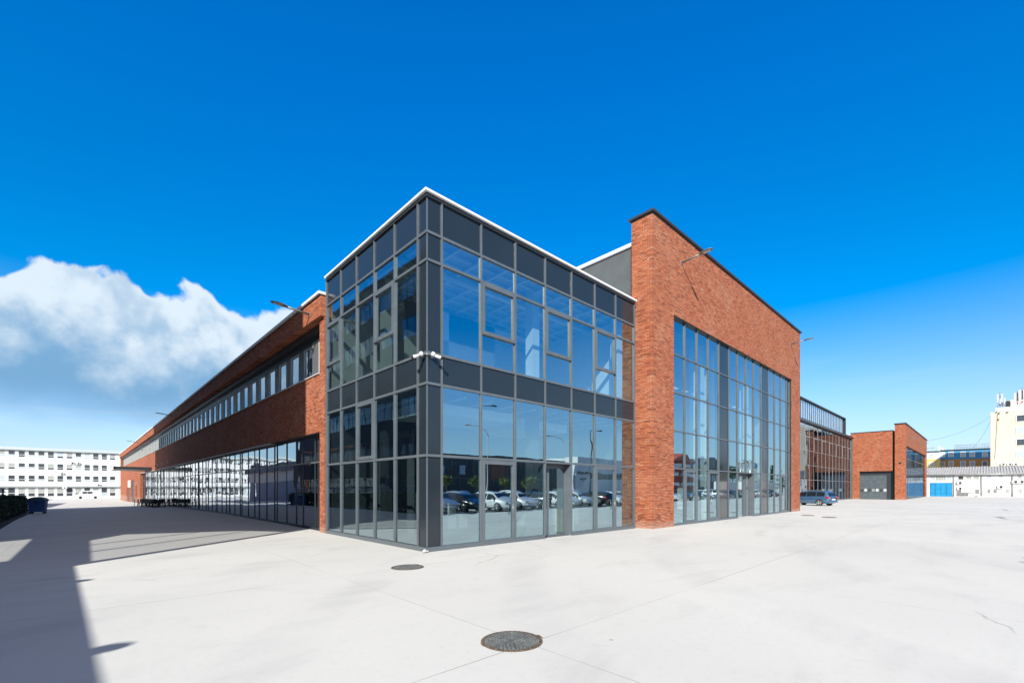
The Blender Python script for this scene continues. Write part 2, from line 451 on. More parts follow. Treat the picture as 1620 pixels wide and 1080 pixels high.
def pavilion():
    P = thing('glass_pavilion', 'two storey grey glass corner block with thin white roof edge', 'building', (0, 0, 0))
    fr = MB()
    w, h, d = 0.030, 0.038, 0.045
    # verticals, right face then left face
    for i, x in enumerate(RX):
        if i == 0: continue
        ww = w
        fr.box(x - ww, -d, 0.14, x + ww, 0.07, TT)
    for i, y in enumerate(LY):
        if i == 0: continue
        fr.box(-d, y - w, 0.14, 0.07, y + w, TT)
    fr.box(-0.012, -0.012, 0.14, 0.022, 0.022, TT)              # slim corner bead
    for z in (T5, T4, T3, T2, T1):
        fr.box(-d + 0.006, -d + 0.006, z - h, BX - w, 0.06, z + h)
        fr.box(-d + 0.006, 0.0605, z - h, 0.06, BY - w, z + h)
    fr.build('curtain_wall_frame', FRAME, P)
    b = MB()
    b.box(-0.07, -0.07, 0.0, RX[4] - 0.03, 0.09, 0.135); b.box(RX[5] + 0.03, -0.07, 0.0, BX + 0.03, 0.09, 0.135)
    b.box(-0.07, 0.0905, 0.0, 0.09, BY + 0.03, 0.135)
    b.build('base_rail', FRAME, P, 0.006)
    rows = [(0.14, T5), (T5, T4), (T4, T3), (T3, T2), (T2, T1), (T1, TT)]
    op_r = {(2, 3), (4, 3), (6, 3)}
    op_l = {(2, 3), (5, 3), (3, 1)}
    sash = 0.10

    def facade(side, lines, opens):
        for i in range(len(lines) - 1):
            a, c = lines[i] + w, lines[i + 1] - w
            for r, (z0, z1) in enumerate(rows):
                z0_, z1_ = (z0 + h if r else z0), (z1 - h if r < 5 else z1)
                solid = (i == 0) or r in (2, 5)
                if solid:
                    m = MB()
                    if side == 'R': m.box((a if i else 0.0), 0.0, z0_, c, 0.04, z1_)
                    else: m.box(0.0, (a if i else 0.041), z0_, 0.04, c, z1_)
                    m.build('spandrel_panel', SPAN, P)
                    continue
                if side == 'R' and r == 0 and i == 4: continue      # recessed entrance
                q = lambda n, a_, c_, z0x, z1x, off=0.012, par=P: (
                    pane(n, a_, off, c_, off, z0x, z1x, GLASS, par) if side == 'R' else pane(n, off, c_, off, a_, z0x, z1x, GLASS_L, par))
                if (i, r) in opens:
                    zb = 6.93 if r == 3 else z0_
                    f = MB()
                    t0, t1 = -d - 0.022, 0.045
                    def bx(u0, u1, v0, v1):
                        if side == 'R': f.box(u0, t0, v0, u1, t1, v1)
                        else: f.box(t0, u0, v0, t1, u1, v1)
                    e = 0.012
                    bx(a + e, a + sash, zb + e, z1_ - e); bx(c - sash, c - e, zb + e, z1_ - e)
                    bx(a + sash, c - sash, zb + e, zb + sash + 0.03); bx(a + sash, c - sash, z1_ - sash, z1_ - e)
                    fo = f.build('casement_window', FRAME, P, 0.004)
                    q('window_pane', a + sash, c - sash, zb + sash + 0.03, z1_ - sash, 0.0, fo)
                    k = MB()
                    for u in (0.2, 0.5, 0.8):
                        uu = a + (c - a) * u
                        if side == 'R': k.box(uu - 0.02, t0 - 0.004, zb + 0.05, uu + 0.02, t0, zb + 0.075)
                        else: k.box(t0 - 0.004, uu - 0.02, zb + 0.05, t0, uu + 0.02, zb + 0.075)
                    k.build('drain_cap', BLACK, fo)
                    if r == 3:
                        q('glass_pane', a, c, z0_, zb - 0.01)
                    continue
                if side == 'R' and r == 0 and i in (2, 6):          # framed doors
                    f = MB(); s2 = 0.12; t0, t1 = -d - 0.012, 0.05
                    f.box(a + 0.01, t0, 0.02, a + s2, t1, z1_ - 0.01); f.box(c - s2, t0, 0.02, c - 0.01, t1, z1_ - 0.01)
                    f.box(a + s2, t0, 0.02, c - s2, t1, 0.17); f.box(a + s2, t0, z1_ - 0.14, c - s2, t1, z1_ - 0.01)
                    fo = f.build('door', FRAME, P, 0.004)
                    pane('door_pane', a + s2, 0.0, c - s2, 0.0, 0.17, z1_ - 0.14, GLASS, fo)
                    hd = MB(); hd.tube([(c - 0.16, t0 - 0.05, 0.95), (c - 0.16, t0 - 0.05, 1.35)], 0.014)
                    hd.tube([(c - 0.16, t0 - 0.05, 1.0), (c - 0.10, t0, 1.0)], 0.01); hd.tube([(c - 0.16, t0 - 0.05, 1.3), (c - 0.10, t0, 1.3)], 0.01)
                    hd.build('door_handle', STEEL, fo)
                    continue
                q('glass_pane', a, c, z0_, z1_)
    facade('R', RX, op_r); facade('L', LY, op_l)
    # recessed entrance in the fifth bay
    xa, xb = RX[4] + w, RX[5] - w
    e = MB()
    e.box(xb - 0.02, -0.045, 0.0, xb + 0.0, 0.36, T5 - h - 0.003)
    e.box(xa - 0.02, 0.08, 0.0, xa, 0.36, T5 - h - 0.003)
    e.box(xa, 0.30, T5 - 0.20, xb - 0.02, 0.36, T5 - h - 0.003)
    e.box(xa, 0.30, 0.0, xb - 0.02, 0.36, 0.06)
    e.box(xa + 0.46, 0.30, 0.06, xa + 0.54, 0.36, T5 - 0.20)
    e.build('entrance_recess', FRAME, P)
    pane('entrance_pane', xa, 0.33, xa + 0.46, 0.33, 0.06, T5 - 0.20, GLASS, P)
    pane('entrance_pane', xa + 0.54, 0.33, xb - 0.02, 0.33, 0.06, T5 - 0.20, GLASS, P)
    MB().box(xa, -0.02, T5 - h - 0.02, xb - 0.02, 0.30, T5 - h - 0.004).build('entrance_soffit', FRAME_D, P)
    st = MB()
    for k in range(9):
        x = xa + 0.03 + k * 0.155
        st.add([(x, -0.055, 0.008), (x + 0.07, -0.055, 0.008), (x + 0.13, 0.06, 0.008), (x + 0.06, 0.06, 0.008)], [(0, 1, 2, 3)])
    st.build('threshold_stripes', BLACK, P)
    MB().box(xa, -0.075, 0.0, xb - 0.02, 0.075, 0.006).build('threshold', COPING, P)
    # coping
    cp = MB(); o = 0.13
    cp.box(-o, -o, 10.635, BX + 0.06, 0.35, 10.705); cp.box(-o, 0.351, 10.635, 0.35, BY + 0.02, 10.705)
    cp.build('roof_coping', COPING, P, 0.006)
    ds = MB(); ds.box(-0.06, -0.06, TT, BX + 0.02, 0.3, 10.627); ds.box(-0.06, 0.301, TT, 0.3, BY + 0.012, 10.627)
    ds.build('shadow_gap', FRAME_D, P)
    tr = MB(); tr.box(-0.055, BY + 0.034, 0.14, 0.03, BY + 0.055, 10.597); tr.build('edge_trim', STEEL, P)
    # inside
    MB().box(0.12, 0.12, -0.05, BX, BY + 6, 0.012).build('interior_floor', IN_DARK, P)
    MB().box(0.16, 0.14, T4 + 0.05, BX, BY + 0.02, T3 - 0.06).build('floor_slab', IN_GREY, P)
    MB().box(0.16, 0.16, 9.95, BX + 0.02, BY + 0.03, 10.45).build('roof_slab', CEIL, P)
    cg = MB()
    for k in range(11):
        cg.box(0.5 + k * 1.05, 0.25, 9.72, 0.62 + k * 1.05, BY - 0.05, 9.80)
    for k in range(12):
        cg.box(0.3, 0.5 + k * 0.62, 9.81, BX - 0.1, 0.58 + k * 0.62, 9.87)
    cg.tube([(0.3, 2.2, 9.6), (BX - 0.1, 2.2, 9.6)], 0.11, 10); cg.tube([(0.3, 5.2, 9.6), (BX - 0.1, 5.2, 9.6)], 0.16, 10)
    cg.build('ceiling_grid', IN_WHITE, P)
    cl = MB()
    for k in range(10):
        cl.box(0.5 + k * 1.1, 0.25, 4.80, 0.56 + k * 1.1, BY - 0.05, 4.86)
    cl.box(0.7, 1.0, 4.35, 4.6, 3.4, 4.7); cl.box(5.5, 1.6, 4.35, 8.4, 4.6, 4.7)
    cl.build('lowered_ceiling', IN_WHITE, P)
    wl = MB()
    wl.box(0.2, BY + 0.03, T3 - 0.05, BX, BY + 0.12, 9.94); wl.box(BX - 0.12, 1.2, T3 - 0.03, BX - 0.02, BY - 0.03, 9.94)
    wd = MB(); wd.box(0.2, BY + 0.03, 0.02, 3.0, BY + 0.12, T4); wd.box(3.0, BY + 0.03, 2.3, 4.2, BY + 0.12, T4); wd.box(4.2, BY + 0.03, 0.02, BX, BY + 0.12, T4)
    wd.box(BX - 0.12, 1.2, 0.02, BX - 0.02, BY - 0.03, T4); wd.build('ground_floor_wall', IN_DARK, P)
    wl.build('back_wall', IN_WHITE, P)
    MB().box(0.3, 0.3, T3 - 0.055, BX - 0.13, BY - 0.03, T3 - 0.03).build('upper_floor', IN_FLOOR, P)
    pt = MB()
    pt.box(1.9, 4.5, T3 - 0.05, 3.4, 4.62, 9.4); pt.box(4.0, 4.5, T3 - 0.05, 6.6, 4.62, 9.4); pt.box(1.9, 4.5, 8.2, 6.6, 4.6, 9.4)
    p2 = MB(); p2.box(2.3, 4.7, 0.02, 2.42, BY - 0.03, 4.3); p2.box(8.6, 3.2, 0.02, 8.72, BY - 0.03, 4.3); p2.box(8.72, 3.2, 0.02, BX - 0.13, 3.32, 4.3)
    for k in range(4): p2.box(2.9 + 1.3 * k, 5.6, 0.02, 3.9 + 1.3 * k, 6.1, 1.2 + 0.5 * (k % 2))
    p2.build('ground_floor_partition', IN_GREY, P)
    pt.build('partition', IN_WHITE, P)
    for (x, y) in ((1.15, 1.35), (1.15, 4.6), (5.9, 1.35), (10.85, 0.62), (5.9, 5.2)):
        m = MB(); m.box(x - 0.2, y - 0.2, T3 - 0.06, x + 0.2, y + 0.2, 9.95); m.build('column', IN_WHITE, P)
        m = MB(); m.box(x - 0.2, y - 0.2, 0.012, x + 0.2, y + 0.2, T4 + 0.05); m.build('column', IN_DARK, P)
    bl = MB(); bl.box(0.06, 0.52, 1.1, 0.12, 0.72, 1.75); bl.build('switch_box', WHITE_P, P)
    return P
pavilion()

# things standing inside behind the entrance glass
def crate(x, y, z, sx, sy, sz, label, mat):
    t = thing('packing_crate', label, 'crate', (x, y, z))
    m = MB(); m.box(-sx / 2, -sy / 2, 0, sx / 2, sy / 2, sz); m.build('crate_body', mat, t, 0.01)
    s = MB(); s.box(-sx / 2 - 0.004, -0.04, 0.0, sx / 2 + 0.004, 0.04, sz + 0.004); s.build('packing_tape', pbr('tape', (0.45, 0.36, 0.22), 0.5), t)
CARD = pbr('pale_carton', (0.62, 0.60, 0.55), 0.8, 0, 0.08)
BEIGE = pbr('beige_carton', (0.50, 0.44, 0.33), 0.8, 0, 0.08)
crate(6.45, 1.75, 0.012, 0.62, 0.55, 1.05, 'white paper-wrapped crate just inside the recessed entrance of the corner block', CARD)
crate(7.75, 1.2, 0.012, 0.7, 0.5, 0.95, 'beige carton behind the pane right of the recessed entrance', BEIGE)


def cctv():
    t = thing('security_camera', 'pair of white bullet cameras on the glass corner above the dark band', 'security camera', (0, 0, 5.80))
    b = MB(); b.tube([(-0.10, 0.16, 0.02), (-0.085, -0.02, 0.05), (-0.02, -0.09, 0.05), (0.16, -0.10, 0.02)], 0.016)
    b.box(-0.075, 0.10, -0.04, -0.05, 0.20, 0.08); b.box(0.10, -0.075, -0.04, 0.20, -0.05, 0.08)
    b.build('bracket', STEEL, t)
    def camb(p, d):
        p = Vector(p); d = Vector(d).normalized()
        m = MB(); m.tube([p, p + d * 0.20], [0.045, 0.05], 12); m.build('camera_body', WHITE_P, t)
        m = MB(); m.tube([p + d * 0.20, p + d * 0.235], [0.052, 0.05], 12); m.build('camera_lens', BLACK, t)
        m = MB(); m.tube([p - d * 0.02 + Vector((0, 0, 0.02)), p - d * 0.10 + Vector((0, 0, 0.03))], [0.06, 0.075], 12); m.build('camera_mount', WHITE_P, t)
    camb((-0.22, 0.08, 0.0), (-0.9, 0.25, -0.38)); camb((0.16, -0.20, 0.0), (0.55, -0.75, -0.35))
cctv()


def spot():
    t = thing('ground_fitting', 'small white wrapped lump on the ground at the foot of the glass corner', 'fitting', (-0.17, -0.12, 0))
    m = MB(); m.tube([(0, 0, 0), (0, 0, 0.03), (0.01, 0, 0.07), (0.0, 0.01, 0.10)], [0.055, 0.07, 0.06, 0.02], 10)
    m.tube([(0.03, 0, 0.03), (0.12, -0.03, 0.05)], [0.03, 0.02], 8)
    m.build('wrapping', WHITE_P, t)
spot()

# ------------------------------------------------------------------ brick hall
HX0, HX1, HY0, HY1 = 11.65, 35.45, -0.807, 0.30
OX0, OX1, OZ = 13.70, 33.13, 10.42


def hall():
    P = thing('brick_hall', 'tall red brick hall front framing a large glazed portal', 'building', (0, 0, 0))
    m = MB()
    m.box(HX0, HY0, 0, OX0, HY1, 14.62); m.box(OX1, HY0, 0, HX1, HY1, 14.62); m.box(OX0, HY0, OZ, OX1, HY1, 14.62)
    m.build('brick_wall', BRICK, P)
    c = MB(); c.box(HX0 - 0.11, HY0 - 0.11, 14.64, HX1 + 0.11, HY1 + 0.11, 14.75); c.build('roof_coping', COPING_D, P, 0.006)
    c = MB(); c.box(HX0 - 0.03, HY0 - 0.03, 14.60, HX1 + 0.03, HY1 + 0.03, 14.637); c.build('coping_drip', FRAME_D, P)
    # reveal lining
    r = MB(); t = 0.025; yf = HY0 + 0.03
    r.box(OX0, yf, 0.0, OX0 + t, 0.2, OZ - t); r.box(OX1 - t, yf, 0.0, OX1, 0.2, OZ - t); r.box(OX0, yf, OZ - t, OX1, 0.2, OZ)
    r.build('reveal_lining', FRAME_D, P)
    gy = -0.62
    lines = [OX0 + t] + [15.19 + 1.4325 * k for k in range(13)] + [OX1 - t]
    lines[-2] = 15.19 + 1.4325 * 12
    rows = [0.10, 2.88, 4.76, 6.68, 8.60, OZ - t]
    f = MB(); w, h, d = 0.028, 0.03, 0.06
    for i_, x in enumerate(lines[1:-1], 1): f.box(x - w, gy - d, 2.85 if i_ == 7 else 0.1, x + w, gy + 0.06, OZ - t)
    f.box(lines[0], gy - d, 0.1, lines[0] + 0.05, gy + 0.06, OZ - t); f.box(lines[-1] - 0.06, gy - d, 0.1, lines[-1], gy + 0.06, OZ - t)
    for z in rows[1:-1]: f.box(OX0 + t + 0.05, gy - d + 0.006, z - h, OX1 - t - 0.06, gy + 0.05, z + h)
    f.build('curtain_wall_frame', FRAME, P)
    e0, e1 = 6, 8                                                   # recessed entrance bay
    b = MB(); b.box(OX0 + t, gy - 0.08, 0, lines[e0] - w, gy + 0.08, 0.097); b.box(lines[e1] + w, gy - 0.08, 0, OX1 - t, gy + 0.08, 0.097)
    b.build('base_rail', FRAME, P, 0.005)
    for i in range(len(lines) - 1):
        a = lines[i] + (w if i else 0.05); c = lines[i + 1] - (w if i < len(lines) - 2 else 0.06)
        for r_ in range(5):
            z0 = rows[r_] + (h if r_ else 0); z1 = rows[r_ + 1] - (h if r_ < 4 else 0)
            if i in (4, 9) :
                MB().box(a, gy - 0.01, z0, c, gy + 0.03, z1).build('spandrel_panel', SPAN if r_ else pbr('grey_glass_panel', (0.05, 0.055, 0.06), 0.06, spec=0.8), P)
                continue
            if r_ == 0 and i in (6, 7): continue
            if r_ == 0 and i in (1, 3, 12):
                s2 = 0.11; t0, t1 = gy - d - 0.012, gy + 0.05
                q = MB(); q.box(a + 0.005, t0, 0.02, a + s2, t1, z1 - 0.01); q.box(c - s2, t0, 0.02, c - 0.005, t1, z1 - 0.01)
                q.box(a + s2, t0, 0.02, c - s2, t1, 0.2); q.box(a + s2, t0, z1 - 0.13, c - s2, t1, z1 - 0.01)
                fo = q.build('door', FRAME, P, 0.004)
                pane('door_pane', a + s2, gy, c - s2, gy, 0.2, z1 - 0.13, GLASS, fo)
                hd = MB(); hd.tube([(a + 0.15, t0 - 0.05, 0.95), (a + 0.15, t0 - 0.05, 1.35)], 0.014, 6)
                hd.tube([(a + 0.15, t0 - 0.05, 1.15), (a + 0.09, t0, 1.15)], 0.01, 6); hd.build('door_handle', STEEL, fo)
                continue
            pane('glass_pane', a, gy, c, gy, z0, z1, GLASS, P)
    xa, xb = lines[e0] + w, lines[e1] - w
    e = MB()
    e.box(xb - 0.02, gy - 0.05, 0, xb, gy + 0.36, 2.84); e.box(xa - 0.02, gy + 0.07, 0, xa, gy + 0.36, 2.84)
    e.box(xa, gy + 0.3, 2.65, xb - 0.02, gy + 0.36, 2.84); e.box(xa + 0.8, gy + 0.3, 0, xa + 0.87, gy + 0.36, 2.65); e.box(xb - 0.85, gy + 0.3, 0, xb - 0.3, gy + 0.36, 2.65)
    e.build('entrance_recess', FRAME, P)
    pane('entrance_pane', xa, gy + 0.33, xa + 0.8, gy + 0.33, 0.02, 2.65, GLASS, P)
    pane('entrance_pane', xa + 0.87, gy + 0.33, xb - 0.85, gy + 0.33, 0.02, 2.65, GLASS, P)
    MB().box(xa, gy - 0.02, 2.80, xb - 0.02, gy + 0.3, 2.84).build('entrance_soffit', FRAME_D, P)
    # grey rendered side of the hall behind the glass block
    m = MB(); m.box(11.86, HY1 + 0.003, 0, 12.15, 45, 13.55); m.build('side_wall', RENDERG, P)
    m = MB(); m.box(11.76, HY1 + 0.08, 13.56, 12.4, 45, 13.72); m.build('side_coping', COPING, P)
    m = MB(); m.box(11.80, HY1 + 0.004, 10.0, 11.855, HY1 + 0.12, 13.6); m.build('side_gap', FRAME_D, P)
    # inside
    MB().box(12.16, 0.31, -0.05, 35.2, 26, 0.012).build('interior_floor', IN_FLOOR, P)
    MB().box(12.16, 0.31, 13.1, 35.4, 26, 13.5).build('hall_ceiling', CEIL, P)
    m = MB(); m.box(12.16, 22, 0.012, 35.2, 22.2, 13.1); m.box(35.05, 0.31, 0.012, 35.25, 22, 13.1); m.box(12.16, 0.31, 0.012, 12.3, 22, 13.1)
    m.build('interior_wall', IN_GREY, P)
    for k, x in enumerate((19.7, 21.2, 25.6, 27.1, 32.4, 16.2)):
        y = (0.62, 0.62, 4.0, 0.62, 2.2, 5.0)[k]
        m = MB(); m.box(x - 0.30, y - 0.2, 0.012, x + 0.30, y + 0.2, 13.1); m.build('column', IN_WHITE, P)
    m = MB()
    for k in range(9): m.box(12.4, 1.8 + k * 2.3, 11.9, 35.0, 1.95 + k * 2.3, 12.5)
    m.box(12.4, 5.5, 4.3, 35.0, 5.75, 4.75); m.box(12.4, 5.75, 4.55, 35.0, 14, 4.72)
    m.build('steel_beam', IN_GREY, P)
    m = MB()
    for k in range(12): m.box(13.0 + k * 1.9, 8.0, 0.012, 13.9 + k * 1.9, 8.1, 2.3 + 0.3 * (k % 2))
    m.build('inner_partition', IN_WHITE, P)
hall()

# pendant luminaires hanging in the hall
def pendants():
    t = thing('pendant_lamp', 'white slim pendant luminaire hanging inside behind the hall portal glass', 'pendant lamp', (14.9, 2.6, 8.38), 0, 'pendant lamps inside the hall')
    m = MB(); m.box(-0.26, -0.10, 0, 0.26, 0.10, 0.06); m.build('lamp_body', pbr('lamp_white', (0.8, 0.8, 0.8), 0.5, emit=(1, 1, 0.95, 0.35)), t, 0.01)
    m = MB(); m.tube([(-0.22, 0, 0.07), (-0.22, 0, 4.6)], 0.006, 4); m.tube([(0.22, 0, 0.07), (0.22, 0, 4.6)], 0.006, 4); m.build('hanging_wire', STEEL, t)
    for k in range(1, 14):
        c = copy_tree(t); c.location = (14.9 + k * 1.43, 2.6, 8.38)
pendants()


# ------------------------------------------------------------------ wall lamps
LAMPG = pbr('lamp_grey', (0.16, 0.17, 0.17), 0.4, 0.3)
def lamp_proto():
    """arm along -y from the wall at the origin"""
    t = thing('wall_lamp', '', 'wall lamp', (0, 0, 0))
    m = MB(); m.box(-0.07, -0.02, -0.10, 0.07, 0.0, 0.10); m.build('wall_plate', STEEL, t, 0.004)
    m = MB(); m.tube([(0, -0.02, 0), (0, -0.98, 0.085)], 0.042, 10); m.build('arm', LAMPG, t)
    m = MB()
    prof = [(-0.90, 0.045, 0.04), (-1.0, 0.12, 0.07), (-1.12, 0.165, 0.065), (-1.40, 0.165, 0.05), (-1.52, 0.11, 0.028), (-1.57, 0.05, 0.015)]
    vs, fs = [], []
    for (y, w, h) in prof:
        z = 0.078 - 0.087 * y / 1.0 * 1.0 - 0.0
        z = 0.085 + (-(y) - 0.98) * 0.087
        for a in range(10):
            t_ = 2 * math.pi * a / 10
            zz = math.sin(t_); vs.append((w * math.cos(t_), y, z + (h * zz if zz > 0 else 0.02 * zz)))
    for i in range(len(prof) - 1):
        for a in range(10): fs.append((i * 10 + a, i * 10 + (a + 1) % 10, (i + 1) * 10 + (a + 1) % 10, (i + 1) * 10 + a))
    fs.append(tuple(range(10))); fs.append(tuple(range(50, 60)))
    m.add(vs, fs, True); m.build('lamp_head', LAMPG, t)
    m = MB(); zc = 0.085 + 0.27 * 0.087
    m.add([(-0.09, -1.12, 0.085 + 0.14 * 0.087 - 0.028), (0.09, -1.12, 0.085 + 0.14 * 0.087 - 0.028), (0.08, -1.45, 0.085 + 0.47 * 0.087 - 0.028), (-0.08, -1.45, 0.085 + 0.47 * 0.087 - 0.028),
           (-0.09, -1.12, 0.085 + 0.14 * 0.087 - 0.01), (0.09, -1.12, 0.085 + 0.14 * 0.087 - 0.01), (0.08, -1.45, 0.085 + 0.47 * 0.087 - 0.01), (-0.08, -1.45, 0.085 + 0.47 * 0.087 - 0.01)],
          [(0, 1, 2, 3), (4, 7, 6, 5), (0, 4, 5, 1), (1, 5, 6, 2), (2, 6, 7, 3), (3, 7, 4, 0)])
    m.build('lens', LENS, t)
    return t
WA = R(0.55)                                       # the long wing leaves the block a touch off square
def wing_pt(x, y, z): return (x * math.cos(WA) - y * math.sin(WA), 7.68 + x * math.sin(WA) + y * math.cos(WA), z)
lp = lamp_proto()
lamp_specs = [((14.49, HY0, 13.24), 0, 'grey arm lamp high on the hall brick wall near its left corner'),
              ((32.80, HY0, 13.15), 0, 'grey arm lamp at the right end of the tall hall brick wall'),
              (wing_pt(-0.237, 1.25, 9.46), R(-90) + WA, 'grey arm lamp on the long wing brick band nearest the glass block'),
              (wing_pt(-0.237, 40.0, 9.50), R(-90) + WA, 'grey arm lamp midway along the long wing brick band'),
              (wing_pt(-0.237, 79.0, 9.55), R(-90) + WA, 'grey arm lamp far along the long wing, on its sunlit end'),
              ((90.0, -2.60, 9.9), 0, 'leftmost arm lamp on the distant brick block front wall'),
              ((103.0, -2.60, 9.9), 0, 'middle arm lamp on the distant brick block front wall'),
              ((118.0, -2.60, 9.9), 0, 'rightmost arm lamp on the distant brick block front wall')]
for i, (p, rz, lb) in enumerate(lamp_specs):
    o = lp if i == 0 else copy_tree(lp)
    o.location = p; o.rotation_euler = (0, 0, rz); o['label'] = lb; o['group'] = 'arm lamps on the brick walls'


# ------------------------------------------------------------------ long brick wing
def wing():
    P = thing('long_brick_wing', 'long low brick wing with a ribbon of upper windows and glazed ground floor', 'building', (0, 7.68, 0), WA)
    LEN = 127.0
    m = MB()
    m.box(-0.07, 0.035, 0.0, 0.9, 0.58, 9.10)                        # near pier
    m.box(-0.07, 0.58, 4.30, 0.36, LEN - 1.2, 6.78)                   # wall between the glazing and the ribbon
    m.box(-0.07, LEN - 1.2, -1.4, 0.9, LEN, 9.10)                     # far pier
    m.box(-0.237, 0.035, 9.11, 0.9, LEN, 9.98)                        # upper band
    ys = [(78.2, 84.0), (86.5, 88.6), (95.5, 104.0), (107.0, 125.8)]
    for (a, b) in ys: m.box(-0.07, a, -1.4, 0.36, b, 4.30)
    m.box(-0.07, 84.0, 2.3, 0.36, 86.5, 4.30); m.box(-0.07, 88.6, 3.3, 0.36, 95.5, 4.30); m.box(-0.07, 104.0, 1.8, 0.36, 107.0, 4.30)
    m.build('brick_wall', BRICK, P)
    c = MB(); c.box(-0.34, -0.02, 9.985, 1.1, LEN + 0.1, 10.09); c.build('roof_coping', COPING, P, 0.005)
    c = MB(); c.box(-0.26, 0.02, 9.955, 0.92, LEN + 0.02, 9.984); c.build('coping_drip', FRAME_D, P)
    c = MB(); c.box(-0.13, 0.585, 6.783, 0.42, LEN - 1.2, 6.825); c.build('window_sill', PALE_TRIM, P)
    c = MB(); c.box(-0.105, 7.5, 4.25, 0.30, 78.2, 4.297); c.build('lintel_trim', PALE_TRIM, P)
    # soffit and head beam of the ribbon window
    c = MB(); c.box(0.36, 0.585, 8.55, 0.5, LEN - 1.2, 9.108); c.box(0.10, 0.585, 8.86, 0.36, LEN - 1.2, 9.108); c.build('head_beam', ANTH, P)
    n = 66
    wx = 0.42
    for k in range(n):
        y0 = 1.82 + 1.87 * k
        if y0 + 1.87 > LEN - 1.2: break
        f = MB()
        f.box(wx - 0.05, y0 - 0.03, 6.826, wx + 0.05, y0 + 0.03, 8.55)
        f.box(wx - 0.05, y0 + 0.71, 6.826, wx + 0.05, y0 + 0.76, 8.55)
        f.box(wx - 0.04, y0 + 0.76, 8.47, wx + 0.04, y0 + 1.84, 8.548); f.box(wx - 0.04, y0 + 0.76, 6.826, wx + 0.04, y0 + 1.84, 6.90)
        fo = f.build('window', PALE_TRIM, P)
        pane('window_pane', wx, y0 + 1.84, wx, y0 + 0.76, 6.90, 8.47, GLASS_W, fo, 0.004)
        pb = MB(); pb.box(wx - 0.045, y0 + 0.03, 6.826, wx + 0.02, y0 + 0.71, 8.55); pb.build('pier_panel', PIERG, fo)
    # ground floor curtain wall with an uneven rhythm
    gx = 0.26
    offs = [0.08, 0.52, 1.95, 3.44, 4.39, 5.81]
    lines = [0.585, 1.57]
    for k in range(0, 11):
        for o in offs:
            y = o + 7.3 * k
            if y > 1.9 and y < 77.6: lines.append(y)
    lines.append(78.2); lines.sort()
    f = MB()
    for y in lines[:-1]:
        zb = gz(y + 7.7) - 0.05
        f.box(gx - 0.03, y - 0.022, zb, gx + 0.06, y + 0.022, 4.25)
    f.build('mullion', FRAME_D, P)
    f = MB()
    f.box(gx - 0.035, 0.61, 3.02, gx + 0.04, 78.2, 3.08); f.build('transom', FRAME, P)
    f = MB()
    for y0, y1 in zip(lines[:-1], lines[1:]):
        f.box(gx - 0.07, y0, gz(y0 + 7.7) - 0.2, gx + 0.08, y1, gz(y0 + 7.7) + 0.10)
    f.build('base_rail', FRAME_D, P)
    f = MB(); f.box(gx - 0.02, 0.585, 4.18, 0.34, 78.2, 4.30 - 0.003); f.box(-0.04, 0.585, 4.268, gx - 0.02, 7.45, 4.297); f.build('head_rail', FRAME_D, P)
    cnt = 0
    for y0, y1 in zip(lines[:-1], lines[1:]):
        a, b = y0 + 0.028, y1 - 0.028
        zb = gz(y0 + 7.7) + 0.1
        if y0 < 41:
            pane('glass_pane', gx, b, gx, a, zb, 3.02, GLASS_W, P, 0.0045); pane('glass_pane', gx, b, gx, a, 3.08, 4.18, GLASS_W, P, 0.0045)
        else:
            pane('glass_pane', gx, b, gx, a, zb, 4.18, GLASS_W, P, 0.006)
    # inside
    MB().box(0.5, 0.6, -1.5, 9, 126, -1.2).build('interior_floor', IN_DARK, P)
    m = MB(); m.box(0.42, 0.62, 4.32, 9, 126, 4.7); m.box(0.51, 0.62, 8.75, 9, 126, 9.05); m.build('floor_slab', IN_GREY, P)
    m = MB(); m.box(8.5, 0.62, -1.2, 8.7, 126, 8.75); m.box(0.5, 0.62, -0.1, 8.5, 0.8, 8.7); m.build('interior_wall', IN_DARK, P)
    MB().box(0.91, 0.04, 9.2, 9.2, 126.9, 9.9).build('roof_slab', IN_GREY, P)
    # doors under the canopy
    d = MB(); d.box(0.1, 88.65, -1.0, 0.18, 95.45, 3.3); d.box(0.1, 84.0, -1.0, 0.18, 86.5, 2.3); d.box(0.1, 104, -1.2, 0.18, 107, 1.8)
    d.build('door', ANTH, P)
    s = MB(); s.box(-0.16, 97.0, 2.0, -0.075, 102.5, 3.4); s.build('sign_plate', WHITE_P, P)
    s = MB(); s.box(-0.12, 97.5, -1.1, -0.075, 99.5, 1.9); s.box(-0.12, 101.0, -1.1, -0.075, 103.0, 1.9); s.build('door_leaf', pbr('brown_door', (0.12, 0.05, 0.035), 0.5), P)
    # canopy
    c = MB(); c.box(-4.1, 61.5, 4.42, -0.075, 70.0, 4.78); c.build('canopy', ANTH, P, 0.01)
    c = MB(); c.box(-4.16, 61.3, 4.30, -4.11, 70.05, 4.84); c.build('canopy_fascia', PALE_TRIM, P)
    # small signs and fittings over the glazing
    for y in (46.0, 50.5, 55.0, 57.5):
        MB().box(-0.14, y, 4.7, -0.073, y + 0.12, 5.0).build('wall_fitting', WHITE_P, P)
    return P
wing()


